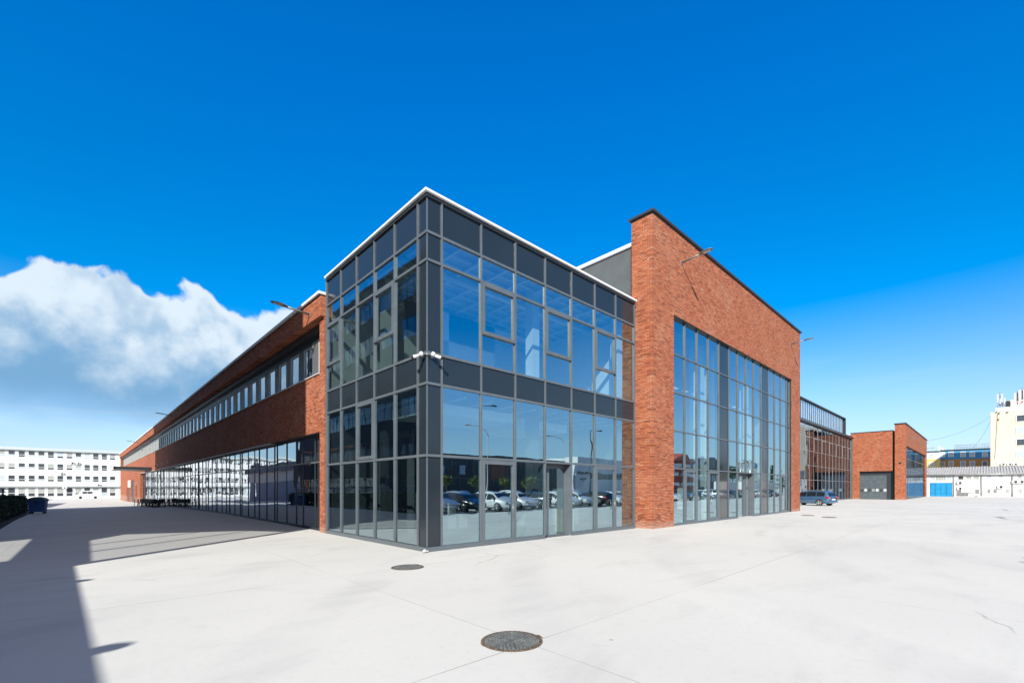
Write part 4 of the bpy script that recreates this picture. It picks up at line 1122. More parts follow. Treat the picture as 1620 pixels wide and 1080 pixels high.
def car(label, pt, loc, rz, group=None, L=4.6, W=1.80, H=1.55, wagon=True, rails=False):
    """nose towards +x"""
    T = thing('parked_car', label, 'car', loc, rz, group)
    h = L / 2
    # stations: x, z underside, z shoulder, half width at shoulder, z roof or hood, half width there
    if wagon:
        st = [(-h, 0.42, 0.80, 0.62, 0.86, 0.55), (-h + 0.06, 0.30, 0.94, 0.82, 0.98, 0.66), (-h + 0.22, 0.24, 0.97, 0.87, H * 0.86, 0.60),
              (-h + 0.50, 0.22, 0.97, 0.90, H * 0.975, 0.62), (-h + 1.1, 0.20, 0.96, 0.90, H, 0.64), (-h + 2.0, 0.20, 0.94, 0.90, H, 0.65),
              (0.30, 0.20, 0.92, 0.90, H * 0.975, 0.64), (0.62, 0.20, 0.92, 0.90, H * 0.93, 0.62), (h - 1.02, 0.20, 0.92, 0.90, 1.02, 0.74),
              (h - 0.55, 0.22, 0.86, 0.88, 0.92, 0.70), (h - 0.18, 0.26, 0.74, 0.82, 0.79, 0.62), (h, 0.36, 0.60, 0.66, 0.66, 0.50)]
    else:
        st = [(-h, 0.42, 0.82, 0.62, 0.88, 0.55), (-h + 0.08, 0.30, 0.94, 0.82, 1.0, 0.66), (-h + 0.45, 0.24, 0.97, 0.87, H * 0.80, 0.62),
              (-h + 0.95, 0.22, 0.96, 0.90, H * 0.95, 0.62), (-h + 1.4, 0.20, 0.95, 0.90, H, 0.63), (-h + 2.0, 0.20, 0.93, 0.90, H, 0.64),
              (0.30, 0.20, 0.92, 0.90, H * 0.97, 0.63), (0.62, 0.20, 0.92, 0.90, H * 0.92, 0.61), (h - 1.0, 0.20, 0.91, 0.90, 1.0, 0.74),
              (h - 0.55, 0.22, 0.85, 0.88, 0.91, 0.70), (h - 0.18, 0.26, 0.73, 0.82, 0.78, 0.62), (h, 0.36, 0.60, 0.66, 0.66, 0.50)]
    k = W / 1.80
    vs, fs = [], []
    for (x, zb, zs, ws, zr, wr) in st:
        ws *= k; wr *= k
        half = [(0, zb), (ws * 0.86, zb), (ws * 0.97, zb + (zs - zb) * 0.28), (ws, zb + (zs - zb) * 0.66), (ws * 0.965, zs), (wr, zr - 0.035 if zr > zs + 0.2 else zr - 0.01), (wr * 0.78, zr), (0, zr + 0.02)]
        ring = half + [(-a, b) for a, b in half[-2:0:-1]]
        vs += [(x, a, b) for a, b in ring]
    n = 14
    for i in range(len(st) - 1):
        for j in range(n): fs.append((i * n + j, i * n + (j + 1) % n, (i + 1) * n + (j + 1) % n, (i + 1) * n + j))
    fs.append(tuple(range(n))); fs.append(tuple(range((len(st) - 1) * n, len(st) * n))[::-1])
    m = MB(); m.add(vs, fs, True); body = m.build('car_body', pt, T)
    s = body.modifiers.new('s', 'SUBSURF'); s.levels = 1; s.render_levels = 1
    def side_pt(x, t, sgn, off):
        for i in range(len(st) - 1):
            if st[i][0] <= x <= st[i + 1][0]:
                f = (x - st[i][0]) / (st[i + 1][0] - st[i][0]); A = [a + (b - a) * f for a, b in zip(st[i], st[i + 1])]; break
        _, zb, zs, ws, zr, wr = A
        ya, za, yb, zb2 = ws * 0.965 * k, zs, wr * k, zr - 0.035
        return (x, sgn * (ya + (yb - ya) * t + off), za + (zb2 - za) * t)
    xw = (-h + 0.42 if wagon else -h + 0.78)
    segs = [(xw, -h + 1.22), (-h + 1.30, -0.02), (0.06, h - 1.18)]
    for sgn in (1, -1):
        for (a, b) in segs:
            g_ = MB(); N = 6; vs = []
            for i in range(N + 1):
                x = a + (b - a) * i / N
                vs += [side_pt(x, 0.10, sgn, 0.012), side_pt(x, 0.84, sgn, 0.012)]
            g_.add(vs, [(2 * i, 2 * i + 2, 2 * i + 3, 2 * i + 1) for i in range(N)], True)
            g_.build('side_window', CARGLASS, T)
        hd = MB()
        for x in (-0.62, 0.42): hd.box(x, sgn * 0.895 * k, 0.80, x + 0.18, sgn * 0.935 * k, 0.835)
        hd.build('door_handle', pt, T)
    # windscreen and rear window
    def band(i0, i1, f0, f1, off):
        a, b = st[i0], st[i1]; vs = []
        for f in (f0, f1):
            x = a[0] + (b[0] - a[0]) * f; z = a[4] + (b[4] - a[4]) * f + 0.018; w = (a[5] + (b[5] - a[5]) * f) * k * 0.9
            vs += [(x + off, -w, z), (x + off, w, z)]
        return MB().add(vs, [(0, 1, 3, 2)])
    band(7, 8, 0.08, 0.93, 0.02).build('windscreen', CARGLASS, T)
    band(1, 2, 0.12, 0.92, -0.03).build('rear_window', CARGLASS, T)
    for sgn in (1, -1):
        q = MB(); q.box(-h + 0.01, sgn * 0.58 * k, 0.80, -h + 0.26, sgn * 0.865 * k, 0.98); q.build('tail_light', TAIL, T, 0.03)
        q = MB(); q.box(h - 0.34, sgn * 0.52 * k, 0.60, h - 0.10, sgn * 0.80 * k, 0.76); q.build('headlight', HEADL, T, 0.04)
        q = MB(); q.box(h - 1.45, sgn * 0.90 * k, 0.93, h - 1.30, sgn * 1.06 * k, 1.06); q.build('wing_mirror', pt, T, 0.03)
        if rails:
            q = MB(); q.tube([(-h + 0.6, sgn * 0.60, H - 0.02), (-h + 0.75, sgn * 0.60, H + 0.045), (0.2, sgn * 0.60, H + 0.03), (0.4, sgn * 0.60, H - 0.03)], 0.018, 6); q.build('roof_rail', ALLOY, T)
        for x in (-h + 0.92, h - 0.88):
            w = MB(); w.tube([(x, sgn * 0.70 * k, 0.325), (x, sgn * 0.905 * k, 0.325)], 0.325, 22); wo_ = w.build('wheel', RUBBER, T, 0.02)
            r = MB(); r.tube([(x, sgn * 0.90 * k, 0.325), (x, sgn * 0.914 * k, 0.325)], 0.075, 10)
            for q_ in range(5):
                an = 2 * math.pi * q_ / 5
                c_, s_ = math.cos(an), math.sin(an)
                r.tube([(x + 0.05 * c_, sgn * 0.912 * k, 0.325 + 0.05 * s_), (x + 0.23 * c_, sgn * 0.912 * k, 0.325 + 0.23 * s_)], [0.035, 0.028], 6)
            r.tube([(x + 0.235 * math.cos(a), sgn * 0.908 * k, 0.325 + 0.235 * math.sin(a)) for a in [2 * math.pi * i / 20 for i in range(21)]], 0.018, 5, False)
            r.build('wheel_rim', ALLOY, wo_)
            ar = MB()
            N = 12; vs = []
            for i in range(N + 1):
                an = math.pi * i / N
                vs += [(x + 0.345 * math.cos(an), sgn * 0.898 * k, 0.325 + 0.345 * math.sin(an)), (x + 0.385 * math.cos(an), sgn * 0.903 * k, 0.325 + 0.385 * math.sin(an))]
            ar.add(vs, [(2 * i, 2 * i + 1, 2 * i + 3, 2 * i + 2) for i in range(N)]); ar.build('wheel_arch', BLACK, T)
    bp = MB(); bp.box(-h - 0.04, -0.72 * k, 0.36, -h + 0.10, 0.72 * k, 0.52); bp.build('rear_bumper', pt, T, 0.03)
    pl = MB(); pl.box(-h - 0.025, -0.26, 0.62, -h + 0.02, 0.26, 0.73); pl.build('number_plate', WHITE_P, T)
    return T

P_BLUE = paint('car_blue', (0.09, 0.19, 0.32), 0.55, 0.28); P_SILVER = paint('car_silver', (0.45, 0.46, 0.47), 0.6, 0.3)
P_WHITE = paint('car_white', (0.72, 0.72, 0.72), 0.0, 0.3); P_BLACK = paint('car_black', (0.012, 0.013, 0.015), 0.3, 0.2)
P_RED = paint('car_red', (0.35, 0.02, 0.02), 0.2, 0.3); P_DGREY = paint('car_grey', (0.07, 0.08, 0.09), 0.5, 0.3)
car('blue estate car with silver roof rails parked beyond the brick hall', P_BLUE, (50.15, 1.75, 0), math.atan2(0.94, 0.35), L=4.55, W=1.8, H=1.60, wagon=True, rails=True)


# ------------------------------------------------------------------ manholes
def manhole(x, y, r, label, rot):
    t = thing('manhole_cover', label, 'manhole cover', (x, y, 0), rot, 'manhole covers in the yard')
    n = 48
    def ring(r0, r1, z0, z1):
        vs = []
        for i in range(n):
            a = 2 * math.pi * i / n; vs += [(r0 * math.cos(a), r0 * math.sin(a), z0), (r1 * math.cos(a), r1 * math.sin(a), z1)]
        return vs, [(2 * i, 2 * ((i + 1) % n), 2 * ((i + 1) % n) + 1, 2 * i + 1) for i in range(n)]
    m = MB()
    m.add(*ring(r * 0.90, r * 0.90, 0.0, 0.008)); m.add(*ring(r * 0.90, r, 0.008, 0.008)); m.add(*ring(r, r, 0.008, 0.0))
    m.box(r * 0.93, -0.06, 0.002, r * 1.08, 0.06, 0.010); m.box(-r * 1.06, -0.05, 0.002, -r * 0.94, 0.05, 0.010)
    fr = m.build('cover_frame', RUST, t)
    dm = MB(); dm.add(*ring(r * 1.004, r * 1.035, 0.0015, 0.0015)); dm.build('dirt_joint', pbr('dirt', (0.10, 0.09, 0.08), 0.95, 0, 0.5, 20), t)
    m = MB()
    for i in range(36):
        a = 2 * math.pi * i / 36; c, s = math.cos(a), math.sin(a); rr = r * 0.95
        m.box(rr * c - 0.007, rr * s - 0.007, 0.0085, rr * c + 0.007, rr * s + 0.007, 0.012)
    m.build('frame_stud', FRAME_D, fr)
    m = MB(); m.add([(r * 0.885 * math.cos(2 * math.pi * i / n), r * 0.885 * math.sin(2 * math.pi * i / n), 0.006) for i in range(n)], [tuple(range(n))])
    m.build('cover_plate', pbr('cast_iron', (0.115, 0.125, 0.125), 0.7, 0.2, 0.35, 10, 0.6, 80), t)
    m = MB(); k = 0
    rr = 0.055
    while rr < r * 0.86:
        cnt = max(6, int(2 * math.pi * rr / 0.047))
        for i in range(cnt):
            a = 2 * math.pi * (i + 0.5 * (k % 2)) / cnt; w = 0.013; c, s = math.cos(a), math.sin(a)
            px, py = rr * c, rr * s
            A = [(px + w * c - w * 1.05 * -s, py + w * s - w * 1.05 * c), (px + w * c + w * 1.05 * -s, py + w * s + w * 1.05 * c), (px - w * c + w * 1.05 * -s, py - w * s + w * 1.05 * c), (px - w * c - w * 1.05 * -s, py - w * s - w * 1.05 * c)]
            m.add([(p[0], p[1], 0.006) for p in A] + [(p[0], p[1], 0.0125) for p in A], [(4, 5, 6, 7), (0, 1, 5, 4), (1, 2, 6, 5), (2, 3, 7, 6), (3, 0, 4, 7)])
        rr += 0.036; k += 1
    m.build('tread_stud', pbr('worn_iron', (0.17, 0.18, 0.175), 0.55, 0.3, 0.3, 12), t)
manhole(-3.50, -7.365, 0.372, 'large studded iron manhole cover with rusty rim in the foreground', R(-20))
manhole(-1.755, -1.885, 0.375, 'iron manhole cover close to the foot of the glass corner', R(25))
for (x, y, lb) in ((28.63, -2.96, 'dark oval drain cover just past the right end of the brick hall, nearer the wall'), (27.27, -4.45, 'dark oval drain cover past the brick hall, further out in the yard')):
    pass
def flat_cover(x, y, r, lb):
    t = thing('drain_cover', lb, 'drain cover', (x, y, 0), 0, 'small drain covers by the hall')
    m = MB(); n = 24; m.add([(r * math.cos(2 * math.pi * i / n), r * math.sin(2 * math.pi * i / n), 0.006) for i in range(n)], [tuple(range(n))]); m.build('cover_plate', pbr('cast_iron', (0.1, 0.1, 0.1)), t)
    m = MB(); m.tube([(r * math.cos(2 * math.pi * i / n), r * math.sin(2 * math.pi * i / n), 0.004) for i in range(n + 1)], 0.02, 6, False); m.build('cover_rim', RUST, t)
flat_cover(28.63, -2.96, 0.38, 'left dark drain cover in the bright yard just right of the brick hall')
flat_cover(27.27, -4.45, 0.38, 'right dark drain cover in the bright yard right of the brick hall')


# ------------------------------------------------------------------ hedge, rail, dumpster
def leafy(m, n, sampler, size, rng):
    for _ in range(n):
        p = sampler()
        a = rng.uniform(0, 6.283); b = rng.uniform(-0.9, 0.9); s = size * rng.uniform(0.6, 1.4)
        d = Vector((math.cos(a) * math.cos(b), math.sin(a) * math.cos(b), math.sin(b) + 0.5)).normalized()
        u = d.cross(Vector((rng.uniform(-1, 1), rng.uniform(-1, 1), rng.uniform(-1, 1)))).normalized() * s * 0.35
        d = d * s; p = Vector(p)
        m.add([p - u, p + d * 0.5 - u * 1.2, p + d, p + d * 0.5 + u * 1.2], [(0, 1, 2, 3)])
LEAF = pbr('leaf_dark', (0.028, 0.062, 0.030), 0.6, 0, 0.5, 6)
def hedge():
    rng = random.Random(3)
    P = thing('thuja_hedge', 'dark clipped hedge of narrow conifers along the left edge of the shaded yard', 'hedge', (0, 0, 0))
    y = 13.0; k = 0
    m = MB(); tr = MB()
    while y < 47:
        x = -10.95 - 0.018 * (y - 17) + rng.uniform(-0.08, 0.08); z0 = gz(y); H = 1.52 + rng.uniform(-0.10, 0.08) - 0.004 * (y - 17); r = 0.42
        tr.tube([(x, y, z0), (x, y, z0 + H * 0.8)], [0.05, 0.015], 5)
        def smp():
            t = rng.random() ** 0.8; a = rng.uniform(0, 6.283); rr = r * (1.05 - 0.35 * t ** 2) * math.sqrt(rng.uniform(0.55, 1.0)) * (1 + 0.12 * math.sin(3 * a + k))
            return (x + rr * math.cos(a), y + rr * 0.9 * math.sin(a), z0 + 0.05 + (H - 0.12) * t)
        leafy(m, 620 if y > 10 else 150, smp, 0.10 if y > 10 else 0.2, rng)
        y += 0.68; k += 1
    m.build('foliage', LEAF, P); tr.build('stem', pbr('bark', (0.09, 0.06, 0.04), 0.9), P)
    s = MB(); 
    yy = [11, 20, 27, 37, 47.5]
    for a, b in zip(yy[:-1], yy[1:]):
        xa, xb = -10.15 - 0.02 * (a - 17), -10.15 - 0.02 * (b - 17)
        s.add([(xa, a, gz(a) + 0.006), (xb, b, gz(b) + 0.006), (xb - 1.8, b, gz(b) + 0.006), (xa - 1.8, a, gz(a) + 0.006)], [(0, 1, 2, 3)])
    tag(s.build('soil', pbr('soil', (0.035, 0.030, 0.025), 0.95, 0, 0.4, 5, 0.8, 20)), kind='structure')
hedge()
def rail():
    P = thing('pipe_railing', 'dark blue-green pipe railing with posts behind the hedge', 'railing', (0, 0, 0))
    x = -11.75; m = MB()
    m.tube([(x - 0.018 * (y - 17), y, gz(y) + 2.02) for y in (13, 27, 37, 48)], 0.05, 8); m.tube([(x - 0.018 * (y - 17), y, gz(y) + 1.72) for y in (13, 27, 37, 48)], 0.03, 6)
    m.build('rail', pbr('rail_paint', (0.05, 0.10, 0.12), 0.5), P)
    for y in range(13, 49, 6):
        q = MB(); q.tube([(x - 0.018 * (y - 17), y, gz(y)), (x - 0.018 * (y - 17), y, gz(y) + 2.02)], 0.05, 8); q.build('post', pbr('rail_paint', (0.05, 0.10, 0.12), 0.5), P)
rail()


def dumpster():
    x, y = -10.12, 40.3; z = gz(y)
    T = thing('dumpster', 'blue wheeled dumpster with rounded dark green lid at the end of the hedge', 'dumpster', (x, y, z), R(-8)); T.scale = (0.72, 0.9, 0.95)
    BL = pbr('dumpster_blue', (0.035, 0.10, 0.28), 0.45, 0, 0.15, 4); GR = pbr('dumpster_lid', (0.09, 0.14, 0.13), 0.5, 0, 0.1)
    b = MB()
    vs = [(-0.58, -0.42, 0.17), (0.58, -0.42, 0.17), (0.58, 0.42, 0.17), (-0.58, 0.42, 0.17), (-0.68, -0.52, 1.10), (0.68, -0.52, 1.10), (0.68, 0.52, 1.10), (-0.68, 0.52, 1.10)]
    b.add(vs, [(0, 3, 2, 1), (4, 5, 6, 7), (0, 1, 5, 4), (1, 2, 6, 5), (2, 3, 7, 6), (3, 0, 4, 7)]); b.build('bin_body', BL, T, 0.03)
    r = MB(); r.box(-0.73, -0.57, 1.06, 0.73, -0.525, 1.13); r.box(-0.73, 0.525, 1.06, 0.73, 0.57, 1.13); r.box(-0.73, -0.525, 1.06, -0.685, 0.525, 1.13); r.box(0.685, -0.525, 1.06, 0.73, 0.525, 1.13); r.build('bin_rim', BL, T)
    l = MB(); N = 10; poly = [(-0.72, 1.135)] + [(-0.72 * math.cos(math.pi * i / N), 1.135 + 0.27 * math.sin(math.pi * i / N)) for i in range(1, N)] + [(0.72, 1.135)]
    l.prism(poly, 'y', -0.56, 0.56); l.build('bin_lid', GR, T, 0.015)
    h = MB(); h.tube([(0.72, -0.5, 1.15), (0.98, -0.5, 1.16), (0.98, 0.5, 1.16), (0.72, 0.5, 1.15)], 0.022, 6); h.box(-0.14, -0.60, 0.88, 0.10, -0.52, 1.0); h.build('bin_handle', BLACK, T)
    for sx in (-1, 1):
        for sy in (-1, 1):
            w = MB(); w.tube([(sx * 0.5, sy * 0.36 - 0.03, 0.085), (sx * 0.5, sy * 0.36 + 0.03, 0.085)], 0.085, 12); w.box(sx * 0.5 - 0.03, sy * 0.36 - 0.04, 0.10, sx * 0.5 + 0.03, sy * 0.36 + 0.04, 0.175)
            w.build('caster', BLACK, T)
dumpster()


# ------------------------------------------------------------------ dark outdoor furniture heaped by the far end of the wing
def patio():
    DK = pbr('dark_furniture', (0.018, 0.020, 0.020), 0.5)
    def chair():
        t = thing('patio_chair', 'dark metal patio chair in the heap by the far end of the wing glazing', 'chair', (0, 0, 0), 0, 'dark patio chairs by the wing')
        m = MB(); m.box(-0.24, -0.24, 0.43, 0.24, 0.24, 0.47); m.build('seat', DK, t)
        m = MB(); m.box(0.20, -0.24, 0.48, 0.24, 0.24, 0.88); m.build('backrest', DK, t)
        for a in (-1, 1):
            for b in (-1, 1):
                m = MB(); m.tube([(a * 0.22, b * 0.22, 0.43), (a * 0.26, b * 0.24, 0)], 0.02, 6); m.build('leg', DK, t)
        return t
    def table():
        t = thing('patio_table', 'dark square patio table among the chairs by the far end of the wing glazing', 'table', (0, 0, 0), 0, 'dark patio tables by the wing')
        m = MB(); m.box(-0.6, -0.6, 0.72, 0.6, 0.6, 0.76); m.build('table_top', DK, t)
        m = MB(); m.box(-0.05, -0.05, 0.03, 0.05, 0.05, 0.72); m.box(-0.35, -0.35, 0, 0.35, 0.35, 0.03); m.build('pedestal', DK, t)
        return t
    rng = random.Random(5); c0 = chair(); t0 = table(); fc = ft = True
    for k in range(6):
        y = 52.5 + k * 2.5; x = -1.5 - 0.2 * (k % 2)
        o = t0 if ft else copy_tree(t0); ft = False
        o.location = (x, y, gz(y)); o.rotation_euler = (0, 0, rng.uniform(-0.3, 0.3))
        for a in range(4):
            o = c0 if fc else copy_tree(c0); fc = False
            an = a * 1.571 + rng.uniform(-0.3, 0.3)
            px, py = x + 0.85 * math.cos(an), y + 0.85 * math.sin(an)
            o.location = (px, py, gz(py)); o.rotation_euler = (0, 0, an)
patio()


# ------------------------------------------------------------------ what stands to the left of the frame and shades the yard
def shade_blocks():
    DK = pbr('dark_cladding', (0.050, 0.040, 0.032), 0.8, 0, 0.2, 0.6)
    P = thing('dark_office_slab', 'tall dark office slab mirrored in the left face of the corner block', 'building', (0, 0, 0))
    X, y0, y1, H = -14.0, -1.35, 52.7, 22.4
    m = MB(); m.box(X - 2.4, 9.3, 0.001, X, y1, H); m.build('wall', DK, P)
    # wall thinned and pierced by added openings that throw sun patches on the yard
    m = MB(); T_ = X - 0.25
    m.box(T_, y0, 0.001, X, 1.7, 4.22); m.box(T_, 8.8, 0.001, X, 9.3, 4.22); m.box(T_, 1.7, 0.001, X, 8.8, 3.30)
    m.box(T_, y0, 4.22, X, 9.3, 5.25); m.box(T_, y0, 5.25, X, -1.12, H)
    m.prism([(5.4, 5.25), (9.3, 5.25), (9.3, H), (-1.12, H), (-1.12, 10.2), (1.5, 9.3), (6.5, 6.1)], 'x', T_, X)
    for yy, zt_ in ((1.3, 9.35), (3.5, 8.05)): m.box(X - 0.16, yy, 5.25, X - 0.06, yy + 0.10, zt_)
    m.build('added_aperture_wall', DK, P)
    tg, g = newmat('added_aperture_glass'); o = g.n('ShaderNodeOutputMaterial'); t = g.n('ShaderNodeBsdfTransparent'); t.inputs[0].default_value = (0.62, 0.62, 0.61, 1)
    gl = g.n('ShaderNodeBsdfGlossy'); gl.inputs[0].default_value = (0.8, 0.85, 0.9, 1); gl.inputs['Roughness'].default_value = 0.02
    mx = g.n('ShaderNodeMixShader'); mx.inputs[0].default_value = 0.06; g.l(t.outputs[0], mx.inputs[1]); g.l(gl.outputs[0], mx.inputs[2]); g.l(mx.outputs[0], o.inputs[0])
    for (a, b, c, d) in ((3.30, 4.22, 1.7, 8.8), (5.25, 10.2, -1.12, 6.5)): MB().quad((X - 0.12, c, a), (X - 0.12, d, a), (X - 0.12, d, b), (X - 0.12, c, b)).build('added_aperture_pane', tg, P)  # tinted panes dim the sun, standing in for glare off the facade glass
    GL = pbr('slab_glass', (0.03, 0.05, 0.07), 0.05, spec=1.0)
    for k in range(6):
        zb = 1.2 + 3.6 * k
        for j in range(10):
            a = 10.0 + j * 4.2
            f = MB(); f.box(X, a, zb, X + 0.06, a + 3.6, zb + 0.06); f.box(X, a, zb + 1.74, X + 0.06, a + 3.6, zb + 1.8)
            for q in (0, 1.2, 2.4, 3.54): f.box(X, a + q, zb + 0.06, X + 0.06, a + q + 0.06, zb + 1.74)
            fo = f.build('window', FRAME_D, P)
            q = MB(); q.box(X + 0.002, a + 0.06, zb + 0.06, X + 0.03, a + 3.54, zb + 1.74); q.build('window_pane', GL, fo)
    c = MB(); c.box(X - 2.5, 9.3, H + 0.002, X + 0.12, y1 + 0.1, H + 0.25); c.build('roof_coping', ANTH, P)
    P = thing('low_annex', 'low annex with flat roof whose straight shadow edge crosses the yard at left', 'building', (0, 0, 0))
    m = MB(); m.prism([(X + 0.02, y0 - 0.01), (X + 1.2, -36), (X - 9, -36), (X - 9, y0 - 0.01)], 'z', 0.001, 5.0); m.build('wall', pbr('annex_wall', (0.35, 0.34, 0.32), 0.9, 0, 0.1), P)
    w = MB()
    for k in range(6): 
        a = -6.5 - k * 5; w.box(X + 0.03 + 0.034 * (-y0 - a) , a, 1.0, X + 0.10 + 0.034 * (-y0 - a), a + 3, 2.6)
    w.build('window', WIN_D, P)
    for i, (yy, z, lb) in enumerate(((-9.6, 5.03, 'arm lamp on the annex roof edge whose thin shadow points across the foreground concrete'), (-3.9, 4.9, 'arm lamp on the annex whose short shadow nicks the shade edge'))):
        o = copy_tree(lp); o.location = (X + 0.06 + 0.034 * (-1.35 - yy) + (-1.50 if i == 0 else -1.45), yy, z); o.rotation_euler = (0, 0, R(90)); o['label'] = lb; o['group'] = 'arm lamps on the annex'
    P = thing('storage_shed', 'flat roofed shed with cream corrugated band mirrored in the wing glazing', 'building', (0, 0, 0))
    X = -20
    z0 = gz(75) - 0.3
    MB().box(X - 14, 57, 4.9, X + 0.5, 96, 6.6).build('roof', pbr('slate_roof', (0.11, 0.13, 0.15), 0.7, 0, 0.15), P)
    MB().box(X - 13.6, 57.4, 3.0, X, 95.6, 4.897).build('upper_wall', pbr('cream_sheet', (0.66, 0.63, 0.54), 0.7, 0, 0.08, 1.5), P)
    MB().box(X - 13.5, 57.5, z0, X - 0.1, 95.5, 2.997).build('wall', pbr('slate_blue_wall', (0.22, 0.28, 0.34), 0.7, 0, 0.1), P)
shade_blocks()


def hills():
    rng = random.Random(2); m = MB(); vs = []
    n = 40
    for i in range(n + 1):
        a = R(-100 + i * 2.2); d = 1300
        h = 46 + 26 * math.sin(i * 0.35) + 10 * math.sin(i * 1.1 + 1)
        vs += [(d * math.sin(a), d * math.cos(a), -5), (d * 1.25 * math.sin(a), d * 1.25 * math.cos(a), h), (d * 1.6 * math.sin(a), d * 1.6 * math.cos(a), h * 1.1)]
    m.add(vs, [(3 * i + j, 3 * i + 3 + j, 3 * i + 4 + j, 3 * i + 1 + j) for i in range(n) for j in range(2)])
    tag(m.build('hills', pbr('hill_green', (0.055, 0.10, 0.09), 0.95, 0, 0.3, 0.01)), kind='structure')
hills()

# ------------------------------------------------------------------ what stands behind the camera and shows in the glass
def lot():
    G1 = 'cars mirrored in the corner block glass'
    protos = {}
    def put(kind, x, y, rz, label, group):
        if kind not in protos:
            pt, wg, H, L = {'bw': (P_BLACK, True, 1.5, 4.6), 'sw': (P_SILVER, True, 1.58, 4.7), 'ww': (P_WHITE, True, 1.55, 4.6), 'wh': (P_WHITE, False, 1.5, 4.1),
                            'bh': (P_BLACK, False, 1.48, 4.2), 'gh': (P_DGREY, False, 1.5, 4.3), 'rh': (P_RED, False, 1.5, 4.2)}[kind]
            o = car('', pt, (0, 0, 0), 0, group, L=L, H=H, wagon=wg); protos[kind] = o
        else: o = copy_tree(protos[kind])
        o.location = (x, y, 0); o.rotation_euler = (0, 0, rz); o['label'] = label; o['group'] = group
    kinds = ['bw', 'sw', 'bh', 'ww', 'wh', 'gh', 'ww', 'wh', 'bw', 'wh', 'sw', 'gh']
    nm = {'bw': 'black estate car', 'sw': 'silver estate car', 'ww': 'white estate car', 'wh': 'white hatchback', 'bh': 'black hatchback', 'gh': 'dark grey hatchback', 'rh': 'red hatchback'}
    ordn = ['first', 'second', 'third', 'fourth', 'fifth', 'sixth', 'seventh', 'eighth', 'ninth', 'tenth', 'eleventh', 'twelfth', 'thirteenth']
    x = 9.2
    for i, k in enumerate(kinds):
        put(k, x, -17.2 - 0.25 * (i % 3), R(90 + rnd.uniform(-3, 3) + (180 if i in (0, 5, 8) else 0)), '%s, %s from left in the front row mirrored in the corner block' % (nm[k], ordn[i]), G1); x += 2.85
    for i, k in enumerate(['wh', 'bh', 'sw', 'gh', 'ww', 'bh', 'wh', 'sw']):
        put(k, 12.0 + i * 3.6, -25.0, R(-90 + rnd.uniform(-3, 3)), '%s, %s in the back row mirrored in the corner block' % (nm[k], ordn[i]), 'cars in the back row')
    for i, k in enumerate(['wh', 'ww', 'gh', 'bh', 'wh', 'sw', 'bw', 'gh', 'rh', 'ww', 'bh', 'gh']):
        put(k, 50 + i * 4.6, -22.5, R(90 + rnd.uniform(-4, 4)), '%s, %s from left in the row mirrored in the hall portal' % (nm[k], ordn[i]), 'cars mirrored in the hall portal')
    # bollards
    b0 = None
    for i, (x, y) in enumerate(((9.0, -12.9), (10.1, -13.0), (13.2, -13.2), (16.4, -13.4), (20.0, -13.7))):
        if b0 is None:
            b0 = thing('bollard', 'short pale steel bollard in a row mirrored at the left of the corner block glass', 'bollard', (x, y, 0), 0, 'bollards before the parked cars')
            m = MB(); m.tube([(0, 0, 0), (0, 0, 0.85)], 0.055, 12); m.build('post', PALE_TRIM, b0)
            m = MB(); m.tube([(0, 0, 0.70), (0, 0, 0.78)], 0.058, 12); m.build('band', ANTH, b0)
        else: c = copy_tree(b0); c.location = (x, y, 0)
    # street lamps
    def pole(x, y, h, arm, mat, label, goose=False):
        t = thing('street_lamp', label, 'street lamp', (x, y, 0), 0, 'street lamps mirrored in the glass')
        m = MB(); m.tube([(0, 0, 0), (0, 0, 1.2), (0, 0, h)], [0.11, 0.085, 0.055], 10); m.build('pole', mat, t)
        m = MB()
        if goose: m.tube([(0, 0, h - 0.05), (arm * 0.15, 0, h + 0.45), (arm * 0.55, 0, h + 0.8), (arm, 0, h + 0.82)], 0.035, 8)
        else: m.tube([(0, 0, h - 0.05), (arm, 0, h + 0.12)], 0.035, 8)
        m.build('arm', mat, t)
        zz = h + (0.80 if goose else 0.12); s = 1 if arm > 0 else -1
        m = MB(); m.prism([(arm, zz - 0.05), (arm, zz + 0.05), (arm + s * 0.35, zz + 0.09), (arm + s * 0.75, zz + 0.02), (arm + s * 0.6, zz - 0.06)], 'y', -0.14, 0.14); m.build('lamp_head', mat, t, 0.02)
    pole(20.4, -22.4, 9.9, 1.6, ANTH, 'tall dark street lamp mirrored at the left in the corner block glass')
    pole(37.4, -21.8, 8.9, 1.6, ANTH, 'tall dark street lamp mirrored at the right in the corner block glass')
    pole(28.0, -30.0, 8.2, -2.8, PALE_TRIM, 'pale curved street lamp mirrored left in the corner block glass', True)
    pole(42.0, -30.0, 8.2, -2.8, PALE_TRIM, 'pale curved street lamp mirrored right in the corner block glass', True)
    # dark showroom
    P = thing('dark_showroom', 'long low dark showroom with a glass front mirrored behind the parked cars', 'building', (0, 0, 0))
    m = MB(); m.box(-6, -62, 0.001, 62, -46, 7.2); m.box(4, -60, 7.2, 12, -48, 8.8); m.box(24, -60, 7.2, 30, -50, 8.3); m.build('wall', pbr('showroom_wall', (0.02, 0.03, 0.036), 0.5, 0, 0.15), P)
    m = MB()
    for k in range(46): m.box(-5 + k * 1.45, -45.99, 0.3, -4.93 + k * 1.45, -45.9, 6.2)
    for z in (0.3, 3.2, 6.2): m.box(-5, -45.98, z, 60.4, -45.88, z + 0.12)
    m.build('window_frame', FRAME, P)
    m = MB()
    for k in range(45):
        m.box(-4.9 + k * 1.45, -45.985, 3.4, -3.6 + k * 1.45, -45.95, 6.1); 
    m.build('upper_glass', pbr('showroom_glass', (0.035, 0.06, 0.07), 0.06, spec=1.0), P)
    m = MB()
